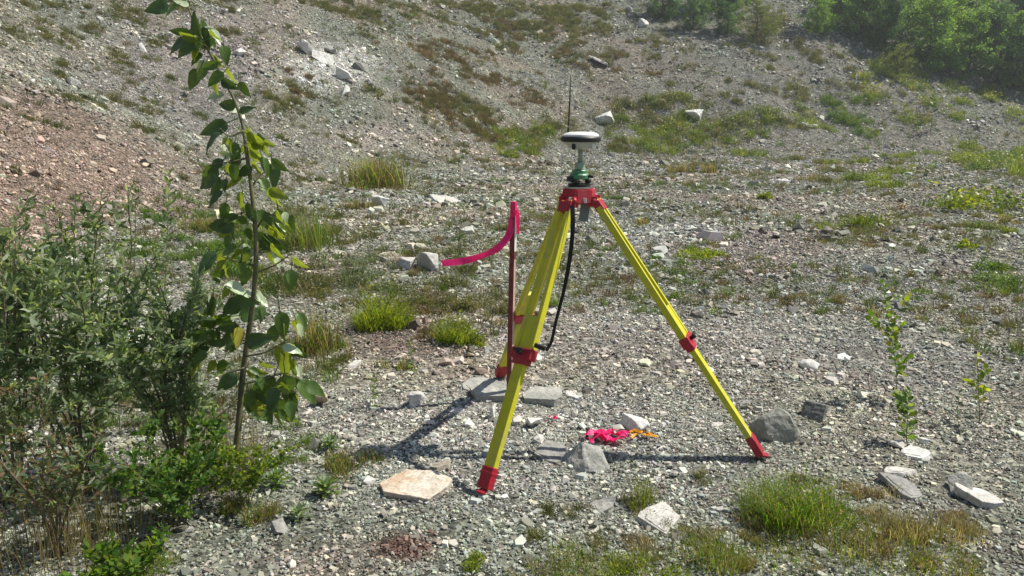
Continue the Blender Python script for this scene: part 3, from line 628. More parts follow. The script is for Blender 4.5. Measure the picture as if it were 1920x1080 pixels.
ST = [ # u, v(base), width, height px, kind, material, tilt(x,y), depth ratio, label
 (1457, 826, 102, 68, 'lumpy', 'rk_olive', (0, .05), .85, 'large rounded olive-grey boulder beside the foot of the right leg'),
 (1531, 788, 56, 34, 'angular', 'rk_dark', (0, .1), .8, 'dark grey stone right of the rounded boulder'),
 (776, 934, 126, 68, 'quad', 'rk_orange', (.06, .0), .62, 'wide orange-stained flat slab left of the front leg'),
 (826, 880, 50, 26, 'flat', 'rk_tan', (.1, .1), .6, 'thin brown flake behind the orange slab'),
 (1096, 878, 104, 48, 'peaked', 'rk_mid', (.1, -.15), .8, 'angular peaked rock in front of the pink tape heap'),
 (1035, 862, 84, 36, 'flat', 'rk_grey', (0, -.12), .8, 'low grey slab crossed by a leg shadow left of the angular peaked rock'),
 (928, 758, 84, 52, 'tilted', 'rk_mid', (.0, -.08), .7, 'tilted grey slab at the base of the stake'),
 (893, 732, 74, 30, 'flat', 'rk_mid', (0, .1), .6, 'thin pale slab at the foot of the back leg'),
 (926, 786, 28, 32, 'angular', 'rk_white', (.2, .2), .6, 'small upright white stone below the tilted slab'),
 (1022, 760, 88, 44, 'diamond', 'rk_mid', (.04, .04), .7, 'grey diamond-shaped slab right of the stake'),
 (1075, 745, 40, 14, 'flat', 'rk_pale', (.1, 0), .7, 'small pale flake right of the grey diamond-shaped slab'),
 (780, 760, 50, 30, 'angular', 'rk_pale', (0, .1), .7, 'pale angular stone on the gravel left of the stake'),
 (1190, 808, 66, 28, 'angular', 'rk_white', (0, 0), .6, 'white stone behind the orange tape scrap'),
 (1002, 806, 46, 22, 'angular', 'rk_white', (0, .1), .7, 'white stone right of the middle of the front leg'),
 (1010, 832, 30, 14, 'angular', 'rk_pale', (0, .1), .7, 'small pale stone between the white stone and the angular peaked rock'),
 (835, 381, 62, 20, 'flat', 'rk_pale', (.25, .1), .6, 'far pale slab with a dark underside left of the stake top'),
 (712, 385, 46, 22, 'angular', 'rk_white', (0, 0), .7, 'far white stone right of the rusty brown tuft'),
 (738, 492, 64, 26, 'flat', 'rk_tan', (.2, 0), .6, 'flat tan stone leaning in the cluster left of the ribbon end'),
 (762, 505, 36, 26, 'angular', 'rk_pale', (0, 0), .8, 'grey-white block in front of the cluster left of the ribbon end'),
 (803, 508, 56, 40, 'angular', 'rk_pale', (0, .15), .8, 'biggest whitish block right at the ribbon end'),
 (600, 765, 34, 36, 'angular', 'rk_pink', (0, 0), .8, 'pinkish stone behind the lowest poplar leaves'),
 (240, 660, 96, 46, 'angular', 'rk_pale', (.1, 0), .7, 'big pale stone half hidden behind the left shrubs'),
 (1520, 694, 46, 22, 'round', 'rk_white', (0, 0), .7, 'pale oval stone out on the gravel right of the right leg'),
 (1588, 674, 54, 12, 'flat', 'rk_white', (.1, .05), .5, 'thin white flake behind the pale oval stone'),
 (1398, 759, 38, 14, 'flat', 'rk_grey', (.15, 0), .6, 'small grey flake left above the rounded boulder'),
 (1728, 862, 62, 34, 'flat', 'rk_white', (.1, .12), .6, 'white slab at the foot of the small weed on the right'),
 (1688, 842, 34, 14, 'angular', 'rk_pale', (0, 0), .7, 'small pale stone left of the white slab on the right'),
 (1738, 836, 22, 14, 'angular', 'rk_white', (0, 0), .7, 'white pebble behind the white slab on the right'),
 (1692, 894, 74, 28, 'flat', 'rk_pale', (.12, .05), .6, 'upper pale slab of the broken ledge right of the bright clump'),
 (1705, 930, 100, 42, 'flat', 'rk_grey', (.18, .14), .6, 'lower grey slab of the broken ledge right of the bright clump'),
 (1806, 928, 60, 44, 'angular', 'rk_mid', (.1, .25), .7, 'left block of the split rock at the right edge'),
 (1848, 948, 84, 46, 'diamond', 'rk_pale', (.15, .12), .6, 'right slab of the split rock at the right edge'),
 (1130, 958, 72, 26, 'flat', 'rk_grey', (.05, .12), .5, 'flat grey stone on the gravel right of the front foot'),
 (1240, 992, 100, 52, 'flat', 'rk_pale', (.1, .1), .7, 'pale broken stone at the lower middle behind yellow-green grass'),
 (690, 912, 30, 16, 'angular', 'rk_pale', (0, 0), .7, 'small pale stone left of the orange slab'),
 (1300, 224, 40, 18, 'angular', 'rk_white', (0, 0), .7, 'far white boulder on the slope right of the receiver'),
 (1137, 234, 44, 22, 'angular', 'rk_white', (0, 0), .7, 'far white boulder on the slope just right of the receiver'),
 (1207, 52, 24, 18, 'round', 'rk_white', (0, 0), .8, 'white boulder high on the slope below the dark trees'),
 (1180, 24, 20, 12, 'round', 'rk_grey', (0, 0), .8, 'grey boulder high on the slope nearest the dark trees'),
 (1125, 126, 44, 12, 'flat', 'rk_pale', (.3, .4), .6, 'long pale slab on the slope above the antenna'),
 (130, 156, 26, 20, 'angular', 'rk_white', (0, 0), .8, 'white stone high on the left bank above the red scree'),
 (265, 95, 20, 16, 'angular', 'rk_white', (0, 0), .8, 'small white stone on the left bank beside the sapling top'),
 (450, 106, 22, 14, 'angular', 'rk_white', (0, 0), .8, 'small white stone on the bank right of the sapling stem'),
 (640, 178, 28, 16, 'angular', 'rk_white', (0, 0), .8, 'white stone below the white rocky streak'),
 (572, 98, 40, 20, 'angular', 'rk_white', (.2, .3), .8, 'highest white block of the rocky streak on the slope'),
 (602, 118, 46, 20, 'angular', 'rk_white', (.2, .3), .8, 'middle white block of the rocky streak on the slope'),
 (634, 150, 40, 22, 'angular', 'rk_white', (.2, .3), .8, 'lowest white block of the rocky streak on the slope'),
 (618, 100, 26, 14, 'angular', 'rk_grey', (0, 0), .8, 'grey block at the right of the white rocky streak'),
 (672, 135, 34, 14, 'angular', 'rk_dark', (0, 0), .8, 'dark block beside the white rocky streak'),
 (520, 1000, 46, 20, 'angular', 'rk_grey', (0, 0), .7, 'shaded grey stone right of the dark green low shrub'),
 (915, 660, 46, 9, 'flat', 'rk_grey', (.1, .2), .6, 'thin flake left of the stake at mid height'),
 (1465, 340, 44, 10, 'flat', 'rk_white', (.1, 0), .6, 'far white slab left of the brown tuft on the flat'),
 (1520, 240, 30, 10, 'flat', 'rk_white', (.1, 0), .6, 'far white slab at the foot of the right slope'),
 (660, 690, 34, 14, 'angular', 'rk_pale', (0, 0), .7, 'small pale stone between sapling and pale angular stone'),
 (690, 762, 26, 12, 'angular', 'rk_pale', (0, 0), .7, 'small pale stone left of the pale angular stone'),
 (855, 775, 34, 14, 'flat', 'rk_pale', (.1, 0), .7, 'small flake beside the back leg shadow'),
 (880, 800, 26, 16, 'angular', 'rk_white', (0, 0), .7, 'white pebble left of the front leg, below the shadows'),
 (1060, 905, 24, 10, 'angular', 'rk_pale', (0, 0), .7, 'pale pebble right of the front leg above its foot'),
 (1345, 800, 30, 11, 'flat', 'rk_pale', (.1, 0), .6, 'pale flake left of the lower right leg'),
]
def make_stones():
    for (u, v, wp, hp, kind, m_, tilt, dr, lab) in ST:
        p = G(u, v); s = mpp(p); sx = wp * s; sz = hp * s; sy = sx * dr
        PL8 = kind in ('flat', 'quad', 'diamond', 'tilted')
        if PL8:
            el = math.atan2(CAM_H - p.z, p.y) + .0; sz = max(.26 * hp * s, .012); sy = min(1.25 * sx, max(.4 * sx, (hp * s - sz) / max(.18, math.sin(el))))
        p = p + Vector((0, sy * .35, 0)); p.z = float(H(p.x, p.y))
        nm = {'round': 'boulder', 'lumpy': 'boulder', 'flat': 'slab', 'quad': 'slab', 'diamond': 'slab', 'tilted': 'slab'}.get(kind, 'stone')
        o = link(nm, stone_mesh(nm, sx, sy, sz, kind, M[m_]))
        n = Hn(p.x, p.y); q = n.to_track_quat('Z', 'Y')
        o.rotation_euler = (q.to_matrix() @ Euler((-tilt[0], tilt[1], 0 if kind in SHAPES else random.uniform(-.25, .25))).to_matrix()).to_euler()
        o.location = p + n * sz * (.30 if kind in ('flat', 'quad') else .27 if not PL8 else .55)
        tag(o, lab, 'rock', 'loose rocks on the gravel')
make_stones()

# ================================================================== tripod
FT = {'front': G(906, 930), 'right': G(1430, 862), 'back': G(936, 710)}
HY = 3.90
HC = PX(1083, 369, HY)            # centre of the red head block
def make_tripod():
    root = empty('surveying_tripod', (HC.x, HC.y, float(H(HC.x, HC.y))))
    tag(root, 'yellow surveying tripod with red head, clamps and feet standing on gravel', 'tripod')
    bpy.context.view_layer.update()
    O = root.location
    def done(mb, name, m_, par=root):
        o = mb.build(name, M[m_], par)
        return o
    def mk(): return MB(O)
    Z = Vector((0, 0, 1))
    hb = mk()
    # head: a flat triangular casting with three hinge lugs
    dirs = []
    for k in ('front', 'right', 'back'):
        d = FT[k] - HC; d.z = 0; dirs.append(d.normalized())
    top = [];
    for d in dirs:
        t = Z.cross(d); top += [HC + d * .082 + t * .040, HC + d * .082 - t * .040]
    ang = sorted(top, key=lambda q: math.atan2(q.y - HC.y, q.x - HC.x))
    vs = [q + Z * .046 for q in ang] + [q - Z * .030 + (q - HC) * .12 for q in ang]; n = len(ang)
    bm = bmesh.new(); bv = [bm.verts.new(q) for q in vs]
    bm.faces.new(bv[:n]); bm.faces.new(bv[n:][::-1])
    for i in range(n): bm.faces.new((bv[i], bv[n + i], bv[n + (i + 1) % n], bv[(i + 1) % n]))
    bmesh.ops.recalc_face_normals(bm, faces=list(bm.faces)); bmesh.ops.bevel(bm, geom=list(bm.edges), offset=.006, segments=2, affect='EDGES')
    bm.verts.index_update(); hb.add([v.co for v in bm.verts], [[v.index for v in f.verts] for f in bm.faces]); bm.free()
    for d in dirs:
        t = Z.cross(d)
        for sgn in (-1, 1): hb.frame_box(HC + d * .088 + t * .036 * sgn - Z * .018, d, t, Z, .05, .014, .055, .004)
    head = done(hb, 'head', 'red')
    pl = mk(); pl.lathe(HC, [(.062, .0465), (.075, .047), (.075, .055), (.02, .055)], 40); done(pl, 'head_plate', 'steel', root)
    lb = mk(); dv = Vector((-.1, -1, 0)).normalized(); 
    fd = (dirs[0] + Vector((-.25, 0, 0))).normalized()
    # white label plates on the head
    a_ = PX(1072, 372, HC.y - .105); lb.frame_box(a_, Vector((1, 0, 0)), Vector((0, 1, 0)), Z, .030, .003, .012, .001); done(lb, 'label_plate', 'label', head); lb = mk()
    a_ = PX(1095, 376, HC.y - .085); lb.frame_box(a_, Vector((.9, -.43, 0)), Vector((.43, .9, 0)), Z, .026, .003, .026, .001); done(lb, 'label_plate', 'label', head)
    fr = {'front': .545, 'right': .545, 'back': .60}
    for k, d in zip(('front', 'right', 'back'), dirs):
        T = HC + d * .098 - Z * .015; F = FT[k] + Z * .012; ax = (F - T); L = ax.length; ax.normalize()
        wv = Z.cross(d).normalized()
        if k == 'front': wv = Matrix.Rotation(.20, 3, ax) @ wv
        nv = ax.cross(wv).normalized(); c = fr[k]
        leg = mk()
        # upper section: two rails spreading towards the clamp
        for sg in (-1, 1):
            p0 = T + wv * .026 * sg; p1 = T + ax * L * c + wv * .049 * sg; a2 = (p1 - p0).normalized(); n2 = nv; w2 = n2.cross(a2).normalized()
            leg.frame_box((p0 + p1) / 2, w2, n2, a2, .026, .036, (p1 - p0).length, .005)
        lo = done(leg, 'leg', 'yellow')
        sl = mk(); q0 = T + ax * L * (c - .13); q1 = T + ax * L * .945
        sl.frame_box((q0 + q1) / 2, wv, nv, ax, .066, .030, (q1 - q0).length, .004)
        done(sl, 'slide', 'yellow', lo)
        ca = mk(); pc = T + ax * L * c
        ca.frame_box(pc, wv, nv, ax, .136, .052, .056, .007); ca.frame_box(pc + ax * .036, wv, nv, ax, .092, .046, .036, .006); cl = done(ca, 'clamp', 'red', lo)
        kn = mk(); face = -nv if nv.dot(d) < 0 else nv
        face = face if face.z > 0 or True else -face
        kc = pc + face * .042 - ax * .012
        kn.tube([pc + face * .02, pc + face * .052], .010, 10); kn.frame_box(kc + face * .006, wv, face.cross(wv), face, .062, .016, .014, .004); done(kn, 'clamp_knob', 'black', cl)
        hg = mk(); hg.tube([T - wv * .052, T + wv * .052], .014, 12); hg.frame_box(T + ax * .035, wv, nv, ax, .080, .042, .06, .006); done(hg, 'hinge', 'red', lo)
        ft = mk(); f0 = T + ax * L * .915; f1 = T + ax * L * .985
        ft.frame_box((f0 + f1) / 2, wv, nv, ax, .074, .040, (f1 - f0).length, .006)
        ft.frame_box(f1 + ax * .004 + d * .018, wv, d, Z, .046, .040, .012, .004)
        ft.frame_box(T + ax * L * .935, wv, nv, ax, .078, .044, .012, .003)
        fo = done(ft, 'foot', 'red', lo)
        sp = mk(); sp.tube([T + ax * L * .98, F, F + ax * .05], [.014, .011, .002], 10); done(sp, 'spike', 'steel', fo)
    # carrying strap hanging down the front leg
    st = mk(); T = HC + dirs[0] * .098; F = FT['front']
    def onleg(u, v, fwd):
        best = min((lerp(T, F, i / 200) for i in range(201)), key=lambda q: abs(540 - FPX * (q.y * math.sin(PITCH) + (q.z - CAM_H) * math.cos(PITCH)) / (q.y * math.cos(PITCH) - (q.z - CAM_H) * math.sin(PITCH)) - v))
        return PX(u, v, best.y - fwd)
    pts = smooth_path([onleg(1073, 384, .04), onleg(1074, 420, .05), onleg(1072, 455, .055), onleg(1066, 500, .055), onleg(1056, 550, .055), onleg(1043, 600, .05), onleg(1034, 640, .045), onleg(1024, 658, .045)], 6)
    st.strip(pts, [.024 if i < 22 else .022 for i in range(len(pts))], [Vector((.9, -.3, .1)).lerp(Vector((.5, -.85, 0)), min(1, i / 30)) for i in range(len(pts))], .003)
    so_ = done(st, 'strap', 'strap')
    bk = mk(); c0 = onleg(1012, 650, .06); bk.frame_box(c0, Vector((.93, -.2, -.3)).normalized(), Vector((.2, .98, 0)), Vector((.3, 0, .95)).normalized(), .055, .018, .022, .004); done(bk, 'strap_buckle', 'black', so_)
    # small case hanging below the head
    cs = mk(); c0 = PX(1096, 397, HC.y + .03); cs.frame_box(c0, Vector((1, 0, -.12)).normalized(), Vector((0, 1, 0)), Vector((.12, 0, 1)).normalized(), .048, .05, .10, .010); done(cs, 'hanging_case', 'bluegrey')
    return HC.z + .055
HEAD_TOP = make_tripod()
# tribrach with its levelling screws on the tripod head
def make_tribrach():
    c = Vector((HC.x + .008, HC.y, HEAD_TOP + .001)); root = empty('tribrach', c)
    tag(root, 'green tribrach with black base plate screwed on the red tripod head', 'tribrach'); bpy.context.view_layer.update()
    a = MB(c); a.lathe(c, [(.045, 0), (.058, .001), (.060, .012), (.045, .014)], 36); a.build('base_plate', M['black'], root)
    for k in range(3):
        t = 2.2 + k * 2.094; q = c + Vector((math.cos(t) * .046, math.sin(t) * .046, 0)); s = MB(c)
        s.lathe(q, [(.010, .0145), (.016, .016), (.017, .020), (.017, .030), (.015, .034), (.008, .0345)], 18); s.build('levelling_screw', M['black'], root)
    b = MB(c); b.lathe(c, [(.036, .0355), (.050, .036), (.052, .042), (.052, .058), (.046, .064), (.040, .066), (.040, .080), (.036, .084), (.02, .0845)], 40); bd = b.build('body', M['green'], root)
    kn = MB(c); kn.tube([c + Vector((.040, -.02, .052)), c + Vector((.066, -.034, .052))], .009, 12); kn.build('lock_knob', M['black'], bd)
    bb = MB(c); q = c + Vector((-.052, -.024, .036)); bb.frame_box(q + Vector((0, 0, .004)), Vector((1, 0, 0)), Vector((0, 1, 0)), Vector((0, 0, 1)), .030, .034, .024, .004); bb.build('bubble_housing', M['black'], root)
    ad = MB(c); ad.lathe(c, [(.020, .0852), (.026, .086), (.026, .118), (.022, .122), (.010, .1225)], 28); ad.build('adapter', M['palegreen'], root)
    return c.z + .123
AD_TOP = make_tribrach()
def make_receiver():
    base = Vector((HC.x + .010, HC.y, AD_TOP)); root = empty('satellite_receiver', base)
    tag(root, 'round white satellite receiver with black band and whip antenna above tripod', 'receiver'); bpy.context.view_layer.update()
    cz = PX(1088, 262, base.y).z; c = Vector((base.x, base.y, cz))
    p = MB(base); p.tube([base + Vector((0, 0, .0005)), Vector((base.x, base.y, cz - .045))], .0125, 16); p.build('pole', M['palegreen'], root)
    lo = MB(base); lo.lathe(c, [(.018, -.050), (.040, -.047), (.062, -.040), (.078, -.020), (.091, -.012), (.091, -.0102)], 48); h = lo.build('lower_housing', M['greyp'], root)
    bd = MB(base); bd.lathe(c, [(.088, -.010), (.0985, -.0095), (.1025, -.004), (.1025, .010), (.097, .0165), (.088, .017)], 56); bd.build('band', M['black'], root)
    tp = MB(base); tp.lathe(c, [(.088, .0172), (.094, .0175), (.092, .026), (.080, .034), (.055, .039), (.02, .0405)], 56); tp.build('cover', M['white'], root)
    for (dx, dy, m_) in ((-.040, -.060, 'black'), (.062, -.040, 'white')):
        s = MB(base); q = c + Vector((dx, dy, -.033)); s.frame_box(q, Vector((1, 0, 0)), Vector((0, 1, 0)), Vector((0, 0, 1)), .018, .022, .030, .003); s.build('port_cap', M[m_], h)
    an = MB(base); q = c + Vector((-.064, 0, .030)); e = PX(1070.5, 140, base.y)
    an.tube([q - Vector((0, 0, .012)), lerp(q, e, .14)], [.0062, .0055], 10); an.tube([lerp(q, e, .14), lerp(q, e, .5), e], [.0042, .0036, .0030], 8); an.build('antenna', M['black'], root)
make_receiver()

# ================================================================== survey stake and flagging
def make_stake():
    b = G(955, 748); Y = b.y; t = PX(963.5, 378, Y)
    root = empty('survey_stake', b); tag(root, 'tall thin red-brown wooden survey stake with pink ribbon tied at the top', 'stake'); bpy.context.view_layer.update()
    ax = (t - b).normalized(); sx = Vector((.80, -.60, 0)); sx = (sx - ax * sx.dot(ax)).normalized(); sy = ax.cross(sx)
    Ln = (t - b).length; a = MB(b); a.frame_box(b + ax * (Ln * .46 - .06), sx, sy, ax, .036, .020, Ln * .92 + .12 - .0, .0015); a.build('post', M['stake'], root)
    ed = MB(b); ed.frame_box(b + ax * Ln * .36 + sx * .0182, sy, sx, ax, .0185, .0016, Ln * .72, .0004); ed.build('sunlit_edge', M['stakeside'], root)  # pale strip added to paint the sunlit side of the post
    tp = MB(b); tp.frame_box(b + ax * (Ln * .96 + .001), sx, sy, ax, .0368, .0208, Ln * .08 - .004, .0015); tp.build('painted_tip', M['pinkpaint'], root)
    pp = MB(b); q0 = b + ax * Ln * .76; q1 = b + ax * Ln * .935; pp.frame_box((q0 + q1) / 2 + sx * .0195, sy, sx, ax, .020, .002, (q1 - q0).length, .0005); pp.build('sunlit_white_side', M['label'], root)  # white plate painting the lath side where sun strikes it
    # ribbon: a loop knotted round the top and one tail blowing to the left
    rb = MB(b); kn = b + ax * (Ln * .90)
    loop = smooth_path([kn - sx * .020 - sy * .018, kn - sy * .018 + ax * .03, kn + sx * .024 + ax * .075 - sy * .014, kn + sx * .030 + ax * .04 - sy * .002, kn + sx * .027 - ax * .02 + sy * .006, kn + sx * .022 - ax * .07 + sy * .012], 6)
    rb.strip(loop, .030, Vector((.85, -.35, .25)), .0008)
    tail = smooth_path([kn + sx * .004 - sy * .018 + ax * .02, PX(958, 428, Y - .02), PX(950, 447, Y - .03), PX(932, 466, Y - .05), PX(905, 479, Y - .07), PX(870, 489, Y - .08), PX(829, 494, Y - .07)], 6)
    n = len(tail); wd_ = []
    for i in range(n):
        d_ = (tail[min(i + 1, n - 1)] - tail[max(i - 1, 0)]).normalized(); wd_.append(d_.cross(Vector((0, 1, 0))).normalized() + Vector((0, .55 * math.sin(i * .31 + .6), 0)))
    rb.strip(tail, [.045 - .006 * i / n for i in range(n)], wd_, .0008)
    rb.build('ribbon', M['pink'], root)
make_stake()
def ground_tape(name, u, v, wpx, strips, m_, lab, width, seed):
    random.seed(seed); p = G(u, v); s = mpp(p); mb = MB(p)
    for k in range(strips):
        a = random.uniform(-.5, .5) + (math.pi if random.random() < .5 else 0); L = wpx * s * random.uniform(.45, .75); c = p + Vector((random.uniform(-.22, .22) * wpx * s, random.uniform(-.2, .2) * wpx * s, 0))
        pts = []
        for i in range(5):
            q = c + Vector((math.cos(a), math.sin(a) * .7, 0)) * L * (i / 4 - .5) + Vector((random.gauss(0, .012), random.gauss(0, .012), 0))
            q.z = float(H(q.x, q.y)) + .016 + abs(random.gauss(0, .012)) + (.012 if i in (1, 3) else 0); pts.append(q)
        pts = smooth_path(pts, 5); n = len(pts)
        mb.strip(pts, width, [Vector((-math.sin(a) * .8 + .2 * math.sin(i), math.cos(a) * .8, .55 * math.sin(i * .55 + k))) for i in range(n)], .0008)
    o = mb.build(name, M[m_]); o.location = p; tag(o, lab, 'ribbon'); random.seed(seed + 1); return o
ground_tape('ribbon_heap', 1131, 826, 96, 6, 'pink', 'crumpled bright pink ribbon heap on the gravel behind the peaked rock', .036, 5)
ground_tape('ribbon_scrap', 1212, 823, 60, 4, 'orange', 'crumpled orange-yellow ribbon scrap right of the pink heap', .018, 9)
ground_tape('ribbon_scrap', 1037, 792, 12, 2, 'pink', 'tiny pink ribbon scrap on the gravel beside the front leg', .014, 13)
p = G(1100, 822); nl = MB(p); nl.tube([p - Vector((0, 0, .03)), p + Vector((.004, 0, .055))], .0075, 10); nl.lathe(p + Vector((.004, 0, .054)), [(.004, 0), (.013, .001), (.013, .006), (.004, .007)], 14)
o = nl.build('survey_nail', M['black']); o.location = p; tag(o, 'dark survey nail standing up in the pink ribbon heap', 'nail')

# ================================================================== plants in front
def ovate(name, material, L=1.0, wd=.66, fold=.16, droop=.18, stalk=.45):
    """heart-shaped to ovate leaf, tip along +x, with midrib fold and stalk"""
    mb = MB(); N = 9; rows = []
    for i in range(N + 1):
        t = i / N; half = wd / 2 * (math.sin(math.pi * min(1, t ** .62)) ** .8 if 0 < t < 1 else 0) * (1.0 - .12 * t)
        z = -droop * t * t; row = []
        for s_ in (-1, -.5, 0, .5, 1): row.append((t * L, s_ * half, z + abs(s_) * fold * half * 1.6 + .02 * math.sin(t * 15 + s_ * 3)))
        rows.append(row)
    vs = [Vector(p) for r in rows for p in r]; fs = []
    for i in range(N):
        for k in range(4): fs.append((i * 5 + k, i * 5 + k + 1, (i + 1) * 5 + k + 1, (i + 1) * 5 + k))
    mb.add(vs, fs, None, True)
    mb.tube([Vector((-stalk, 0, .10)), Vector((-stalk * .5, 0, .06)), Vector((0, 0, 0)), Vector((.5, 0, -droop * .25 - .008))], [.018, .016, .016, .006], 5)
    return mb.mesh(name, material)
LV = {k: [ovate('leaf', M[m_], wd=wd, fold=fo, droop=dr) for wd, fo, dr in ((.50, .16, .18), (.60, .10, .30), (.54, .3, .10))] for k, m_ in (('g', 'leaf_green'), ('o', 'leaf_olive'), ('d', 'leaf_dark'), ('p', 'leaf_pale'), ('y', 'leaf_yellow'))}
# leaf centre, length, direction of the tip in the picture (degrees), kind
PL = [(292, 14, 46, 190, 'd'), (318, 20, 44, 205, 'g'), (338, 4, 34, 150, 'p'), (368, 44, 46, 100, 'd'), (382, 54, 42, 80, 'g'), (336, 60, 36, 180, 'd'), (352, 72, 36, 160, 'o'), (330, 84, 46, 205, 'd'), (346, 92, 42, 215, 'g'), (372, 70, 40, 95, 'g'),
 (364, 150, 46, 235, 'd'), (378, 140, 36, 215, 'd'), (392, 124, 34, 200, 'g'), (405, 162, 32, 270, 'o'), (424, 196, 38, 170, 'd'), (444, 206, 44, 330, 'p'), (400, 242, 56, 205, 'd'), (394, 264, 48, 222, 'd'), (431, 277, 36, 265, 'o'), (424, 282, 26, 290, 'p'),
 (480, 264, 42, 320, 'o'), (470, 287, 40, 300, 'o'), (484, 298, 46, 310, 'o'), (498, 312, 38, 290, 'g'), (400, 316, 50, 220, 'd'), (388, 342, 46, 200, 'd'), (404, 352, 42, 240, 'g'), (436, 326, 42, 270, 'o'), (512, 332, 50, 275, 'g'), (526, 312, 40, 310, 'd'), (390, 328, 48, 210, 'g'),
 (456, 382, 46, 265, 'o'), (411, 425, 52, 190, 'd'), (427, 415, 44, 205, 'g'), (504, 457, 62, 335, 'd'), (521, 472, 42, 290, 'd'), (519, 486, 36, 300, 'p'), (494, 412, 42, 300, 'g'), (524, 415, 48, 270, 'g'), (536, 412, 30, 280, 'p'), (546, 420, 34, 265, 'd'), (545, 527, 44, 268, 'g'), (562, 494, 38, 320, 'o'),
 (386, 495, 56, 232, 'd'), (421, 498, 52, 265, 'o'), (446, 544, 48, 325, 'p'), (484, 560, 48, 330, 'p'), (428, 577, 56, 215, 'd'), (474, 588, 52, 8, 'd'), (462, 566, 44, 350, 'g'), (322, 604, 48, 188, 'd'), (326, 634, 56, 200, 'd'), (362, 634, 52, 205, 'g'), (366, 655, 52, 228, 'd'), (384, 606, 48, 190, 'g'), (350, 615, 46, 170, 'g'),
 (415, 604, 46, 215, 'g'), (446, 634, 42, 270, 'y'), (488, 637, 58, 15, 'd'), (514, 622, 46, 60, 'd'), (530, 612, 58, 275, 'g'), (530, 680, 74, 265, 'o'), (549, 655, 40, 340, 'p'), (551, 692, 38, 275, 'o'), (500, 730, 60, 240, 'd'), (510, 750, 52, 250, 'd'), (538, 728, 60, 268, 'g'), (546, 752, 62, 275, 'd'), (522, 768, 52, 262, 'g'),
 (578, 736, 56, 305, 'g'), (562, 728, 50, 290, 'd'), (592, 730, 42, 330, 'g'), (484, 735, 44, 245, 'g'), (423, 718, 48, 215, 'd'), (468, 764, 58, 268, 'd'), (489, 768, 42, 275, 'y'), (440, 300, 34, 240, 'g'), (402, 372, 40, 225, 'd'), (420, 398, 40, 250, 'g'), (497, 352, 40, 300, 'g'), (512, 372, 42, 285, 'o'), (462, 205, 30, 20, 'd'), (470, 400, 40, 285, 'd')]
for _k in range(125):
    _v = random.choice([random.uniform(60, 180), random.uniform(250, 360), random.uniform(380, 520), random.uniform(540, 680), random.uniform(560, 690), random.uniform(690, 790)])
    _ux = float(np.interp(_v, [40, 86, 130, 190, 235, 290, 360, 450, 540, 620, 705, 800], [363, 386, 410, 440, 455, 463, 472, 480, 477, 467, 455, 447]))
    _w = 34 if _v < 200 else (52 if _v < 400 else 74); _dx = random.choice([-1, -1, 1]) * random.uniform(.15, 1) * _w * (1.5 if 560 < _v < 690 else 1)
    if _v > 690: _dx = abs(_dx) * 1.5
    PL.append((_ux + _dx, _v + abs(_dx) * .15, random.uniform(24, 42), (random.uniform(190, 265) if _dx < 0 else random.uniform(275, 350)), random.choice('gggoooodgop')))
def make_sapling():
    b = G(440, 888); Y = b.y
    root = empty('poplar_sapling', b); tag(root, 'tall slender poplar sapling with broad dangling leaves at left front', 'sapling'); bpy.context.view_layer.update()
    stem_px = [(440, 892), (447, 800), (455, 705), (467, 620), (477, 540), (480, 450), (472, 360), (463, 290), (455, 235), (440, 190), (410, 130), (386, 86), (363, 40), (343, -14)]
    sp = smooth_path([PX(u, v, Y + .03 * math.sin(i * .9)) for i, (u, v) in enumerate(stem_px)], 5); n = len(sp)
    tr = MB(b); tr.tube(sp, [lerp(.0175, .0035, (i / (n - 1)) ** .8) for i in range(n)], 8); tr.build('trunk', M['bark'], root)
    BR = [[(478, 498), (450, 492), (418, 482)], [(478, 512), (515, 497), (548, 474)], [(468, 640), (430, 634), (395, 612), (350, 600)], [(460, 668), (498, 660), (540, 636)], [(456, 720), (492, 712), (535, 700), (565, 712)], [(472, 350), (492, 325), (520, 318)], [(464, 296), (435, 303), (402, 306)], [(457, 245), (430, 255), (412, 240)], [(480, 430), (500, 405), (535, 402)], [(478, 395), (450, 400), (422, 415)], [(385, 90), (372, 75), (368, 60)], [(458, 690), (430, 700), (416, 712)]]
    bp = list(sp)
    for q in BR:
        dz = random.uniform(-.10, .10); pts = smooth_path([PX(u, v, Y + dz * i / (len(q) - 1)) for i, (u, v) in enumerate(q)], 5); bp += pts
        m_ = MB(b); m_.tube(pts, [lerp(.0055, .0020, i / (len(pts) - 1)) for i in range(len(pts))], 6); m_.build('branch', M['bark'], root)
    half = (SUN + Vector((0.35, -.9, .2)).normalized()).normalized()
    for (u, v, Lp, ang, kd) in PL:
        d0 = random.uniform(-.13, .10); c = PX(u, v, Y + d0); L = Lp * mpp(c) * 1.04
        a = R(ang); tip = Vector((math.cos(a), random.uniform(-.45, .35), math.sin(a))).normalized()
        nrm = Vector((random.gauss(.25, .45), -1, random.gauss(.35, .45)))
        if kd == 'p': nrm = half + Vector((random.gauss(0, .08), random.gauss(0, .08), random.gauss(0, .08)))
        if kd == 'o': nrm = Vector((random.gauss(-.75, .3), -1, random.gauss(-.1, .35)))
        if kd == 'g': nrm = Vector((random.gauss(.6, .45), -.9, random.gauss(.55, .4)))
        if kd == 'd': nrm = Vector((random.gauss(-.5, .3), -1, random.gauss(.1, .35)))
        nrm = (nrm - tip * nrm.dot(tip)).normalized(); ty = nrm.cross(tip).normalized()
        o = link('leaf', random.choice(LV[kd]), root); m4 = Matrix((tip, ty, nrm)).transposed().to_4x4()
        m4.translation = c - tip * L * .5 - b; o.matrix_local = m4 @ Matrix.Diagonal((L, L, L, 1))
        
make_sapling()

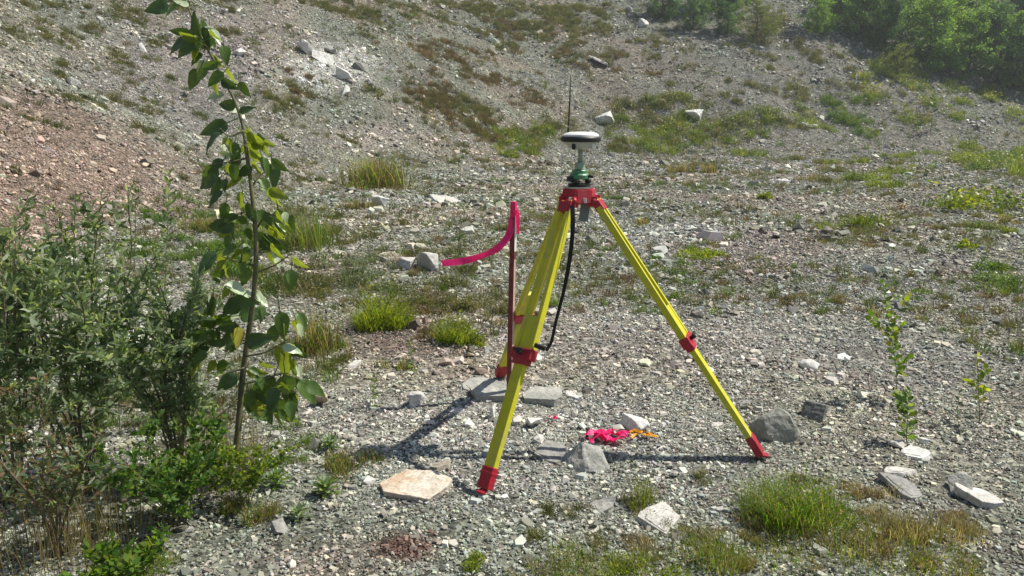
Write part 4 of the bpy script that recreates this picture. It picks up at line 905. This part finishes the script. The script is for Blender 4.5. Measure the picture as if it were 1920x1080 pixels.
def narrow_leaf(mb, p, d, L, wd, col, nrm=None):
    d = d.normalized(); s = d.cross(nrm or Vector((random.gauss(0, 1), random.gauss(0, 1), random.gauss(0, 1))))
    if s.length < 1e-3: s = Vector((1, 0, 0))
    s = s.normalized() * wd; u = d.cross(s).normalized() * L * .08
    mb.add([p, p + d * L * .35 + s - u, p + d * L * .35 - s - u, p + d * L * .72 + s * .8 + u * .2, p + d * L * .72 - s * .8 + u * .2, p + d * L - u * 1.8], [(0, 1, 2), (1, 3, 4, 2), (3, 5, 4)], col, True)
WIL = [(.125, .185, .09), (.15, .21, .11), (.18, .24, .14), (.085, .14, .065), (.24, .29, .19), (.12, .18, .11)]
FW0 = [(.17, .23, .14), (.22, .28, .18), (.27, .32, .22)]
def shrub(u, v, hpx, spread_px, stems, leaves, lab, pal=WIL, leafL=.034, leafW=.0042, stem_r=.006, name='willow_shrub', cat='shrub', twig='twig', lean=(0, 0), y_off=0, density_low=.12, subs=6):
    b = G(u, v); s = mpp(b); Hh = hpx * s; Sp = spread_px * s / 2
    root = empty(name, b); tag(root, lab, cat, 'shrubs at the left front'); bpy.context.view_layer.update()
    fol = MB(b)
    for k in range(stems):
        a = 6.283 * k / stems + random.uniform(-.4, .4); r = Sp * random.uniform(.35, 1.0); top = Vector((math.cos(a) * r + lean[0] * Hh, math.sin(a) * r * .8 + lean[1] * Hh, Hh * random.uniform(.65, 1.0)))
        pts = smooth_path([b + Vector((random.uniform(-.03, .03), random.uniform(-.03, .03), -.01)), b + top * .35 + Vector((random.gauss(0, .02), random.gauss(0, .02), .06 * Hh)), b + top * .7 + Vector((random.gauss(0, .03), random.gauss(0, .03), .03 * Hh)), b + top], 5)
        n = len(pts); sm = MB(b); sm.tube(pts, [lerp(stem_r, stem_r * .25, i / (n - 1)) for i in range(n)], 5)
        lines = [(pts, 1.0)]
        for j in range(subs):
            t = random.uniform(.25, .9); i = int(t * (n - 1)); q = pts[i]; dd = Vector((random.gauss(0, 1), random.gauss(0, .9), random.gauss(.55, .4))).normalized(); L = Hh * random.uniform(.16, .38) * (1.1 - t * .5)
            bp = smooth_path([q, q + dd * L * .5 + Vector((0, 0, .03 * L)), q + dd * L + Vector((0, 0, .12 * L))], 4); sm.tube(bp, [stem_r * .38, stem_r * .34] + [stem_r * .22] * (len(bp) - 2), 4); lines.append((bp, .8))
        sm.build('stem', M[twig], root)
        tot = sum(len(l) for l, _ in lines)
        for l, wgt in lines:
            m_ = int(leaves / stems * len(l) / tot)
            for j in range(m_):
                t = random.random(); t = max(t, random.random() * .6) if l is pts else t
                if l is pts and t < density_low: continue
                f = t * (len(l) - 1); i = min(int(f), len(l) - 2); q = lerp(l[i], l[i + 1], f - i); ax = (l[i + 1] - l[i]).normalized()
                d = ax * random.uniform(.3, .9) + Vector((random.gauss(0, .6), random.gauss(0, .6), random.gauss(.1, .4)))
                c = random.choice(pal); g = random.uniform(.75, 1.3); narrow_leaf(fol, q, d, leafL * random.uniform(.6, 1.35), leafW * random.uniform(.8, 1.25), tuple(x * g for x in c))
    f = fol.build('foliage', M['leaves'], root, vc=True); f['kind'] = 'stuff'
    return root
shrub(165, 925, 570, 400, 11, 4600, 'big grey-green willow shrub left of the poplar sapling', lean=(-.03, .05), leafL=.054, leafW=.0062, subs=7, pal=WIL + FW0)
shrub(20, 945, 520, 330, 9, 3400, 'twiggy willow shrub cut by the left edge of the photo', leafL=.052, leafW=.0060, subs=7, pal=WIL + FW0)
shrub(335, 890, 420, 300, 10, 3500, 'lower willow shrub directly left of the sapling stem', leafL=.052, leafW=.0064, subs=7, pal=WIL + FW0)
shrub(110, 1040, 330, 340, 7, 1300, 'sparse brownish willow in front at the bottom left', pal=WIL + BROWN, leafL=.036, leafW=.0055, subs=9)
shrub(335, 985, 210, 330, 12, 3200, 'dense dark green low shrub at the foot of the sapling', pal=[(.05, .12, .025), (.07, .145, .03), (.10, .18, .035), (.14, .20, .04)], leafL=.028, leafW=.0065, name='low_shrub', stem_r=.003, density_low=.02, subs=8)
shrub(455, 950, 140, 190, 10, 1700, 'yellow-green low shrub right of the dark green one', pal=YGREEN + GREEN, leafL=.024, leafW=.005, name='low_shrub', stem_r=.0025, density_low=.02)
shrub(225, 1090, 75, 240, 10, 520, 'bright broad-leaved plant at the bottom left corner', pal=[(.08, .16, .02), (.11, .18, .03), (.06, .13, .02), (.15, .20, .03)], leafL=.040, leafW=.009, name='broadleaf_plant', cat='plant', stem_r=.003)
def straw(u, v, wpx, hpx, n, lab):
    b = G(u, v); s = mpp(b); mb = MB()
    blade_mesh(mb, n, hpx * s, wpx * s / 2, .28, .0014, DRY + DRY + BROWN + OLIVE)
    o = mb.build('straw_tuft', M['leaves'], vc=True); o.location = b; tag(o, lab, 'dry grass', 'dry grass at the bottom left')
straw(60, 1060, 260, 180, 220, 'tall dry grass at the bottom left edge of the photo')
straw(215, 1010, 220, 160, 170, 'tall dry grass in front of the dark green low shrub')
straw(400, 890, 200, 120, 450, 'dry grass around the sapling foot behind the dark shrub')
def herb(pts_px, base_y_off, nleaf, L, wd, lab, pal, droop=0., name='weed', group='upright weeds', r=.0035, rosette=0, t0=.1, twig='bark', shoots=0):
    b = G(*pts_px[0]); Y = b.y
    root = empty(name, b); tag(root, lab, 'weed', group); bpy.context.view_layer.update()
    pts = smooth_path([b - Vector((0, 0, .01))] + [PX(u, v, Y + random.uniform(-.02, .02)) for u, v in pts_px[1:]], 6); n = len(pts)
    sm = MB(b); sm.tube(pts, [lerp(r, r * .35, i / (n - 1)) for i in range(n)], 6); sm.build('stem', M[twig], root)
    fo = MB(b)
    for k in range(shoots):
        f = random.uniform(t0, .85) * (n - 1); i = int(f); q = pts[i]; a = random.random() * 6.283; Ls = (pts[-1] - pts[0]).length * random.uniform(.10, .24)
        dd = Vector((math.cos(a), math.sin(a), random.uniform(.3, 1.0))); sp = smooth_path([q, q + dd * Ls * .5, q + dd * Ls + Vector((0, 0, .15 * Ls))], 4)
        sm2 = MB(b); sm2.tube(sp, r * .4, 5); sm2.build('branch', M[twig], root)
        for j in range(7):
            e = sp[min(len(sp) - 1, 2 + j)]; c = random.choice(pal); g = random.uniform(.75, 1.3)
            narrow_leaf(fo, e, dd + Vector((random.gauss(0, .9), random.gauss(0, .9), random.gauss(.2, .6))), L * random.uniform(.7, 1.2), wd * 1.5, tuple(x * g for x in c))
    for k in range(nleaf):
        t = lerp(t0, 1, k / max(1, nleaf - 1)); f = t * (n - 1); i = min(int(f), n - 2); q = lerp(pts[i], pts[i + 1], f - i); ax = (pts[i + 1] - pts[i]).normalized()
        a = k * 2.4 + random.uniform(-.4, .4); out = Vector((math.cos(a), math.sin(a), 0)); up = lerp(.1, 1.0, t) - droop
        c = random.choice(pal); g = random.uniform(.75, 1.3)
        narrow_leaf(fo, q, out + Vector((0, 0, up)), 1.25 * L * random.uniform(.7, 1.2) * lerp(1.0, .65, t), wd * 1.6, tuple(x * g for x in c), nrm=Vector((random.gauss(0, .6), random.gauss(-.6, .5), 1)))
    f = fo.build('foliage', M['leaves'], root, vc=True); f['kind'] = 'stuff'
FW = [(.13, .19, .10), (.17, .23, .13), (.09, .15, .07), (.22, .28, .17)]
herb([(190, 760), (190, 640), (183, 520), (172, 385)], 0, 90, .075, .0065, 'grey-green upright weed in front of the red scree, leftmost of three', FW)
herb([(246, 700), (250, 560), (254, 430), (255, 350)], 0, 34, .045, .0045, 'thin dark upright weed in front of the red scree, middle of three', DARK + FW, twig='twig')
herb([(300, 720), (308, 560), (314, 440), (317, 325)], 0, 90, .075, .0065, 'grey-green upright weed nearest the sapling, right of three', FW)
herb([(1682, 748), (1680, 690), (1668, 610), (1655, 530)], 0, 34, .055, .0105, 'tallest leafy poplar seedling on the right gravel', YGREEN + GREEN, shoots=7, name='seedling', group='seedlings on the right gravel', t0=.32)
herb([(1700, 832), (1701, 790), (1703, 735)], 0, 26, .055, .0085, 'short leafy seedling behind the white slab on the right', FW + GREEN, shoots=3, name='seedling', group='seedlings on the right gravel', t0=.15)
herb([(1838, 792), (1835, 740), (1832, 668)], 0, 16, .05, .008, 'sparse yellowish seedling near the right edge', YGREEN, shoots=3, name='seedling', group='seedlings on the right gravel', t0=.4)
herb([(1800, 815), (1795, 770), (1800, 735)], 0, 9, .035, .004, 'thin nearly bare stem between the short and the sparse seedlings', DARK + FW, name='seedling', group='seedlings on the right gravel', r=.002, twig='twig')
herb([(1745, 250), (1748, 215), (1750, 180)], 0, 26, .30, .03, 'dark slim young shrub far off on the right slope', DARK, group='far young shrubs', r=.02, twig='twig')
herb([(1240, 700), (1236, 672), (1240, 650)], 0, 7, .035, .004, 'tiny thin stem left of the right leg clamp', DARK + FW, name='seedling', group='seedlings on the right gravel', r=.002, twig='twig')
herb([(95, 800), (92, 660), (100, 560), (96, 470)], 0, 60, .065, .006, 'pale upright weed among the shrubs near the left edge', FW)
herb([(225, 820), (222, 700), (228, 600), (215, 500)], 0, 70, .07, .006, 'pale upright weed rising from the middle of the left shrubs', FW)
herb([(372, 800), (370, 690), (362, 590), (366, 500)], 0, 60, .06, .006, 'pale upright weed just left of the sapling stem', FW)
herb([(140, 860), (150, 760), (140, 660), (146, 590)], 0, 60, .07, .006, 'pale upright weed low in the left shrubs', FW)
herb([(1348, 692), (1350, 665), (1351, 638)], 0, 8, .03, .003, 'thin dark bare-looking seedling right of the right leg clamp', DARK, name='seedling', group='seedlings on the right gravel', r=.002)
herb([(1088, 690), (1087, 670), (1086, 648)], 0, 8, .04, .004, 'small dark seedling between the front and right legs', DARK + FW, name='seedling', group='seedlings on the right gravel', r=.002)
herb([(698, 765), (700, 735), (703, 705)], 0, 16, .04, .005, 'small green seedling left of the pale angular stone', GREEN, name='seedling', group='seedlings left of the stake', r=.002)
herb([(770, 700), (771, 670), (768, 640)], 0, 14, .04, .005, 'small seedling under the dense yellow-green clump', GREEN, name='seedling', group='seedlings left of the stake', r=.002)
def rosette(u, v, n, L, wd, lab, pal, hgt=.3):
    b = G(u, v); mb = MB(b)
    for k in range(n):
        a = k * 2.4; t = k / n; out = Vector((math.cos(a), math.sin(a), lerp(.25, 1.5, t) * hgt * 2)); c = random.choice(pal); g = random.uniform(.8, 1.3)
        narrow_leaf(mb, b + Vector((0, 0, .01 + t * L * .5)), out, L * lerp(1, .6, t) * random.uniform(.8, 1.1), wd, tuple(x * g for x in c), nrm=Vector((0, 0, 1)))
    o = mb.build('rosette_weed', M['leaves'], vc=True); o.location = b; tag(o, lab, 'weed', 'rosette weeds near the sapling')
rosette(520, 915, 30, .10, .008, 'pale rosette weed right of the sapling foot', FW + GREEN)
rosette(612, 930, 34, .10, .009, 'pale rosette weed left of the orange slab', FW + GREEN)
rosette(620, 845, 30, .09, .008, 'rosette weed in front of the brown-green tuft', FW + GREEN)
rosette(560, 975, 22, .08, .008, 'small rosette weed above the shaded grey stone', FW)
def bare_twig(px, rad, lab, twig='drytwig', forks=3, name='dry_branch'):
    b = G(*px[0]); Y = b.y; mb = MB(b); pts = smooth_path([b] + [PX(u, v, Y + random.uniform(-.06, .06)) for u, v in px[1:]], 6); n = len(pts)
    mb.tube(pts, [lerp(rad, rad * .3, i / (n - 1)) for i in range(n)], 6)
    for k in range(forks):
        i = random.randint(n // 3, n - 3); d = (pts[i + 1] - pts[i]).normalized() + Vector((random.gauss(0, .6), random.gauss(0, .4), random.gauss(.2, .4))); L = (pts[-1] - pts[0]).length * random.uniform(.12, .28)
        mb.tube(smooth_path([pts[i], pts[i] + d * L * .5, pts[i] + d * L + Vector((0, 0, .1 * L))], 4), rad * .35, 5)
    o = mb.build(name, M[twig]); o.location = b; tag(o, lab, 'branch')
bare_twig([(40, 900), (45, 740), (72, 620), (80, 540), (45, 510), (8, 492)], .007, 'bare forked branch bending left at the left edge', 'twig')
bare_twig([(150, 900), (130, 800), (90, 735), (50, 690)], .007, 'pale bare branch slanting through the left shrubs')
bare_twig([(350, 900), (380, 810), (430, 765), (452, 745)], .004, 'thin dead branch leaning on the sapling foot', 'twig')
bare_twig([(452, 870), (500, 830), (560, 800)], .003, 'thin dead twig leaning right from the sapling foot')
bare_twig([(880, 660), (900, 620), (935, 570)], .004, 'dark leafless twig left of the stake', 'twig', 5)
bare_twig([(848, 560), (870, 520), (905, 470)], .004, 'dark leafless twig just under the pink ribbon', 'twig', 4)
bare_twig([(1632, 735), (1628, 705), (1640, 680)], .003, 'curved dead twig left of the tallest seedling', 'twig', 1)
bare_twig([(1838, 795), (1850, 770), (1838, 765)], .003, 'pale dead twig at the foot of the sparse seedling', 'drytwig', 2)

# ================================================================== trees beyond the slope
def tree_meshes(i, pal, n_leaf, slim):
    random.seed(100 + i); tr = MB(); cr = MB(); hgt = 1.0
    trunk = smooth_path([Vector((0, 0, -.03)), Vector((random.gauss(0, .015), random.gauss(0, .015), .3)), Vector((random.gauss(0, .03), random.gauss(0, .03), .65)), Vector((random.gauss(0, .04), random.gauss(0, .04), .95))], 4)
    n = len(trunk); tr.tube(trunk, [lerp(.020, .003, k / (n - 1)) for k in range(n)], 7)
    for k in range(60):
        t = random.uniform(.01, .95) ** 1.35; q = trunk[int(t * (n - 1))]; a = random.random() * 6.283; L = slim * (.30 * math.sin(math.pi * min(1, t * .62 + .36)) + .05) * random.uniform(.65, 1.25)
        e = q + Vector((math.cos(a) * L, math.sin(a) * L, L * random.uniform(.05, .7))); tr.tube(smooth_path([q, (q + e) / 2 + Vector((0, 0, .01)), e], 3), [.006, .005] + [.002] * 5, 4)
        for j in range(4):
            c = lerp(q, e, random.uniform(.4, 1.1)) + Vector((random.gauss(0, .03), random.gauss(0, .03), random.gauss(0, .03))); rr = random.uniform(.035, .075); base = random.choice(pal); g0 = random.uniform(.7, 1.3)
            for m_ in range(n_leaf // 240):
                d = Vector((random.gauss(0, 1), random.gauss(0, 1), random.gauss(0, .8))); d = d.normalized() * rr * random.random() ** .4; p = c + d
                ax = Vector((random.gauss(0, 1), random.gauss(0, 1), random.gauss(0, 1))).normalized(); s_ = ax.cross(Vector((random.gauss(0, 1), random.gauss(0, 1), random.gauss(.5, 1)))).normalized(); l = random.uniform(.008, .015); g = g0 * random.uniform(.75, 1.25)
                cr.add([p - ax * l, p + s_ * l * .6, p + ax * l, p - s_ * l * .6], [(0, 1, 2, 3)], tuple(x * g for x in base))
    random.seed(200 + i); return tr.mesh('trunk', M['trunk']), cr.mesh('crown', M['treeleaf'], True)
TG = [(.15, .26, .06), (.17, .28, .06), (.12, .21, .06)]; TD = [(.09, .17, .08), (.11, .19, .085), (.075, .145, .07)]; TY = [(.13, .165, .045), (.16, .18, .055), (.10, .14, .04)]
TV = {'g': [tree_meshes(0, TG, 12000, 1.0), tree_meshes(1, TG, 12000, .8)], 'd': [tree_meshes(2, TD, 12000, .9), tree_meshes(3, TD, 12000, .7)], 'y': [tree_meshes(4, TY, 8000, 1.25)]}
TR = [ # u, v of the foot, height m, kind, label
 (1240, 34, 3.6, 'd', 'dark tree at the top edge, first one left on the slope'), (1300, 56, 3.4, 'd', 'dark bushy tree at the top edge, second from the left'), (1365, 62, 3.6, 'd', 'dark tree at the top edge above the olive bush'),
 (1415, 74, 2.8, 'y', 'olive bush hanging over the slope below the dark trees'), (1345, 18, 6.0, 'g', 'green tree behind the dark bushy trees at the top'),
 (1530, 62, 3.2, 'g', 'small green bush at the left end of the right-hand wood'), (1560, 40, 4.2, 'd', 'dark bush-like tree right behind the small green bush'), (1640, 62, 5.0, 'd', 'dark tree between the bright left tree and the bluish tree'), (1905, 160, 5.0, 'g', 'green tree second from the right edge'), (1585, 30, 5.0, 'd', 'dark green tree behind the small green bush in the second row'), (1615, 72, 4.6, 'g', 'bright green tree left in the right-hand wood'),
 (1660, 98, 4.2, 'd', 'dark bluish tree overhanging the slope in the right-hand wood'), (1738, 124, 5.4, 'g', 'largest bright green tree at the foot of the wood'), (1690, 60, 5.5, 'g', 'green tree behind the dark bluish tree'),
 (1780, 110, 5.2, 'g', 'green tree between the two bright trees at the foot of the wood'), (1815, 140, 5.0, 'g', 'bright green tree right of the largest one'), (1868, 150, 5.5, 'd', 'dark blue-green tree near the right edge'), (1945, 172, 5.0, 'g', 'green tree just cut by the right edge'),
 (1640, 15, 6, 'd', 'tall dark tree in the back row left of the middle'), (1770, 50, 6, 'd', 'tall dark tree behind the largest bright tree'), (1700, -10, 6, 'g', 'green tree in the back row at the top edge'), (1850, 70, 6, 'g', 'green tree in the back row near the right edge'), (1920, 90, 6, 'd', 'dark tree in the back row at the right edge'), (1500, -20, 6, 'd', 'dark tree at the top edge left of the wood'),
 (1682, 148, 2.2, 'y', 'yellow-green bush alone on the slope below the wood')]
def make_trees():
    for (u, v, h, kd, lab) in TR:
        p = G(u, v); tm, cm = random.choice(TV[kd]); bush = 'bush' in lab and 'tree' not in lab.split(' ')[:4]
        root = empty('bush' if bush else 'broadleaf_tree', p); root.scale = (h * random.uniform(1.0, 1.25),) * 2 + (h,); root.rotation_euler = (0, 0, random.random() * 6.28)
        tag(root, lab, 'bush' if bush else 'tree', 'trees beyond the slope')
        link('trunk', tm, root); c = link('crown', cm, root); c['kind'] = 'stuff'
make_trees()

# ================================================================== thin volume added to stand in for lens glare
def make_glare_veil():
    m = bpy.data.materials.new('lens_glare_veil'); m.use_nodes = True; t = m.node_tree; t.nodes.remove(t.nodes['Principled BSDF'])
    v = t.nodes.new('ShaderNodeVolumePrincipled'); v.inputs['Color'].default_value = (.86, .93, .95, 1); v.inputs['Density'].default_value = .0011; v.inputs['Anisotropy'].default_value = .2
    t.links.new(v.outputs[0], t.nodes['Material Output'].inputs['Volume'])
    x0, x1, y0, y1, z0, z1 = -102, 102, -16, 152, -2.5, 47
    vs = [(x, y, z) for z in (z0, z1) for y in (y0, y1) for x in (x0, x1)]
    fs = [(0, 2, 3, 1), (4, 5, 7, 6), (0, 1, 5, 4), (2, 6, 7, 3), (0, 4, 6, 2), (1, 3, 7, 5)]
    o = link('glare_veil', npmesh('glare_veil', vs, fs, m)); o['kind'] = 'stuff'; o['label'] = 'thin pale volume added to imitate lens glare over the slope'; o['category'] = 'glare_veil'
make_glare_veil()
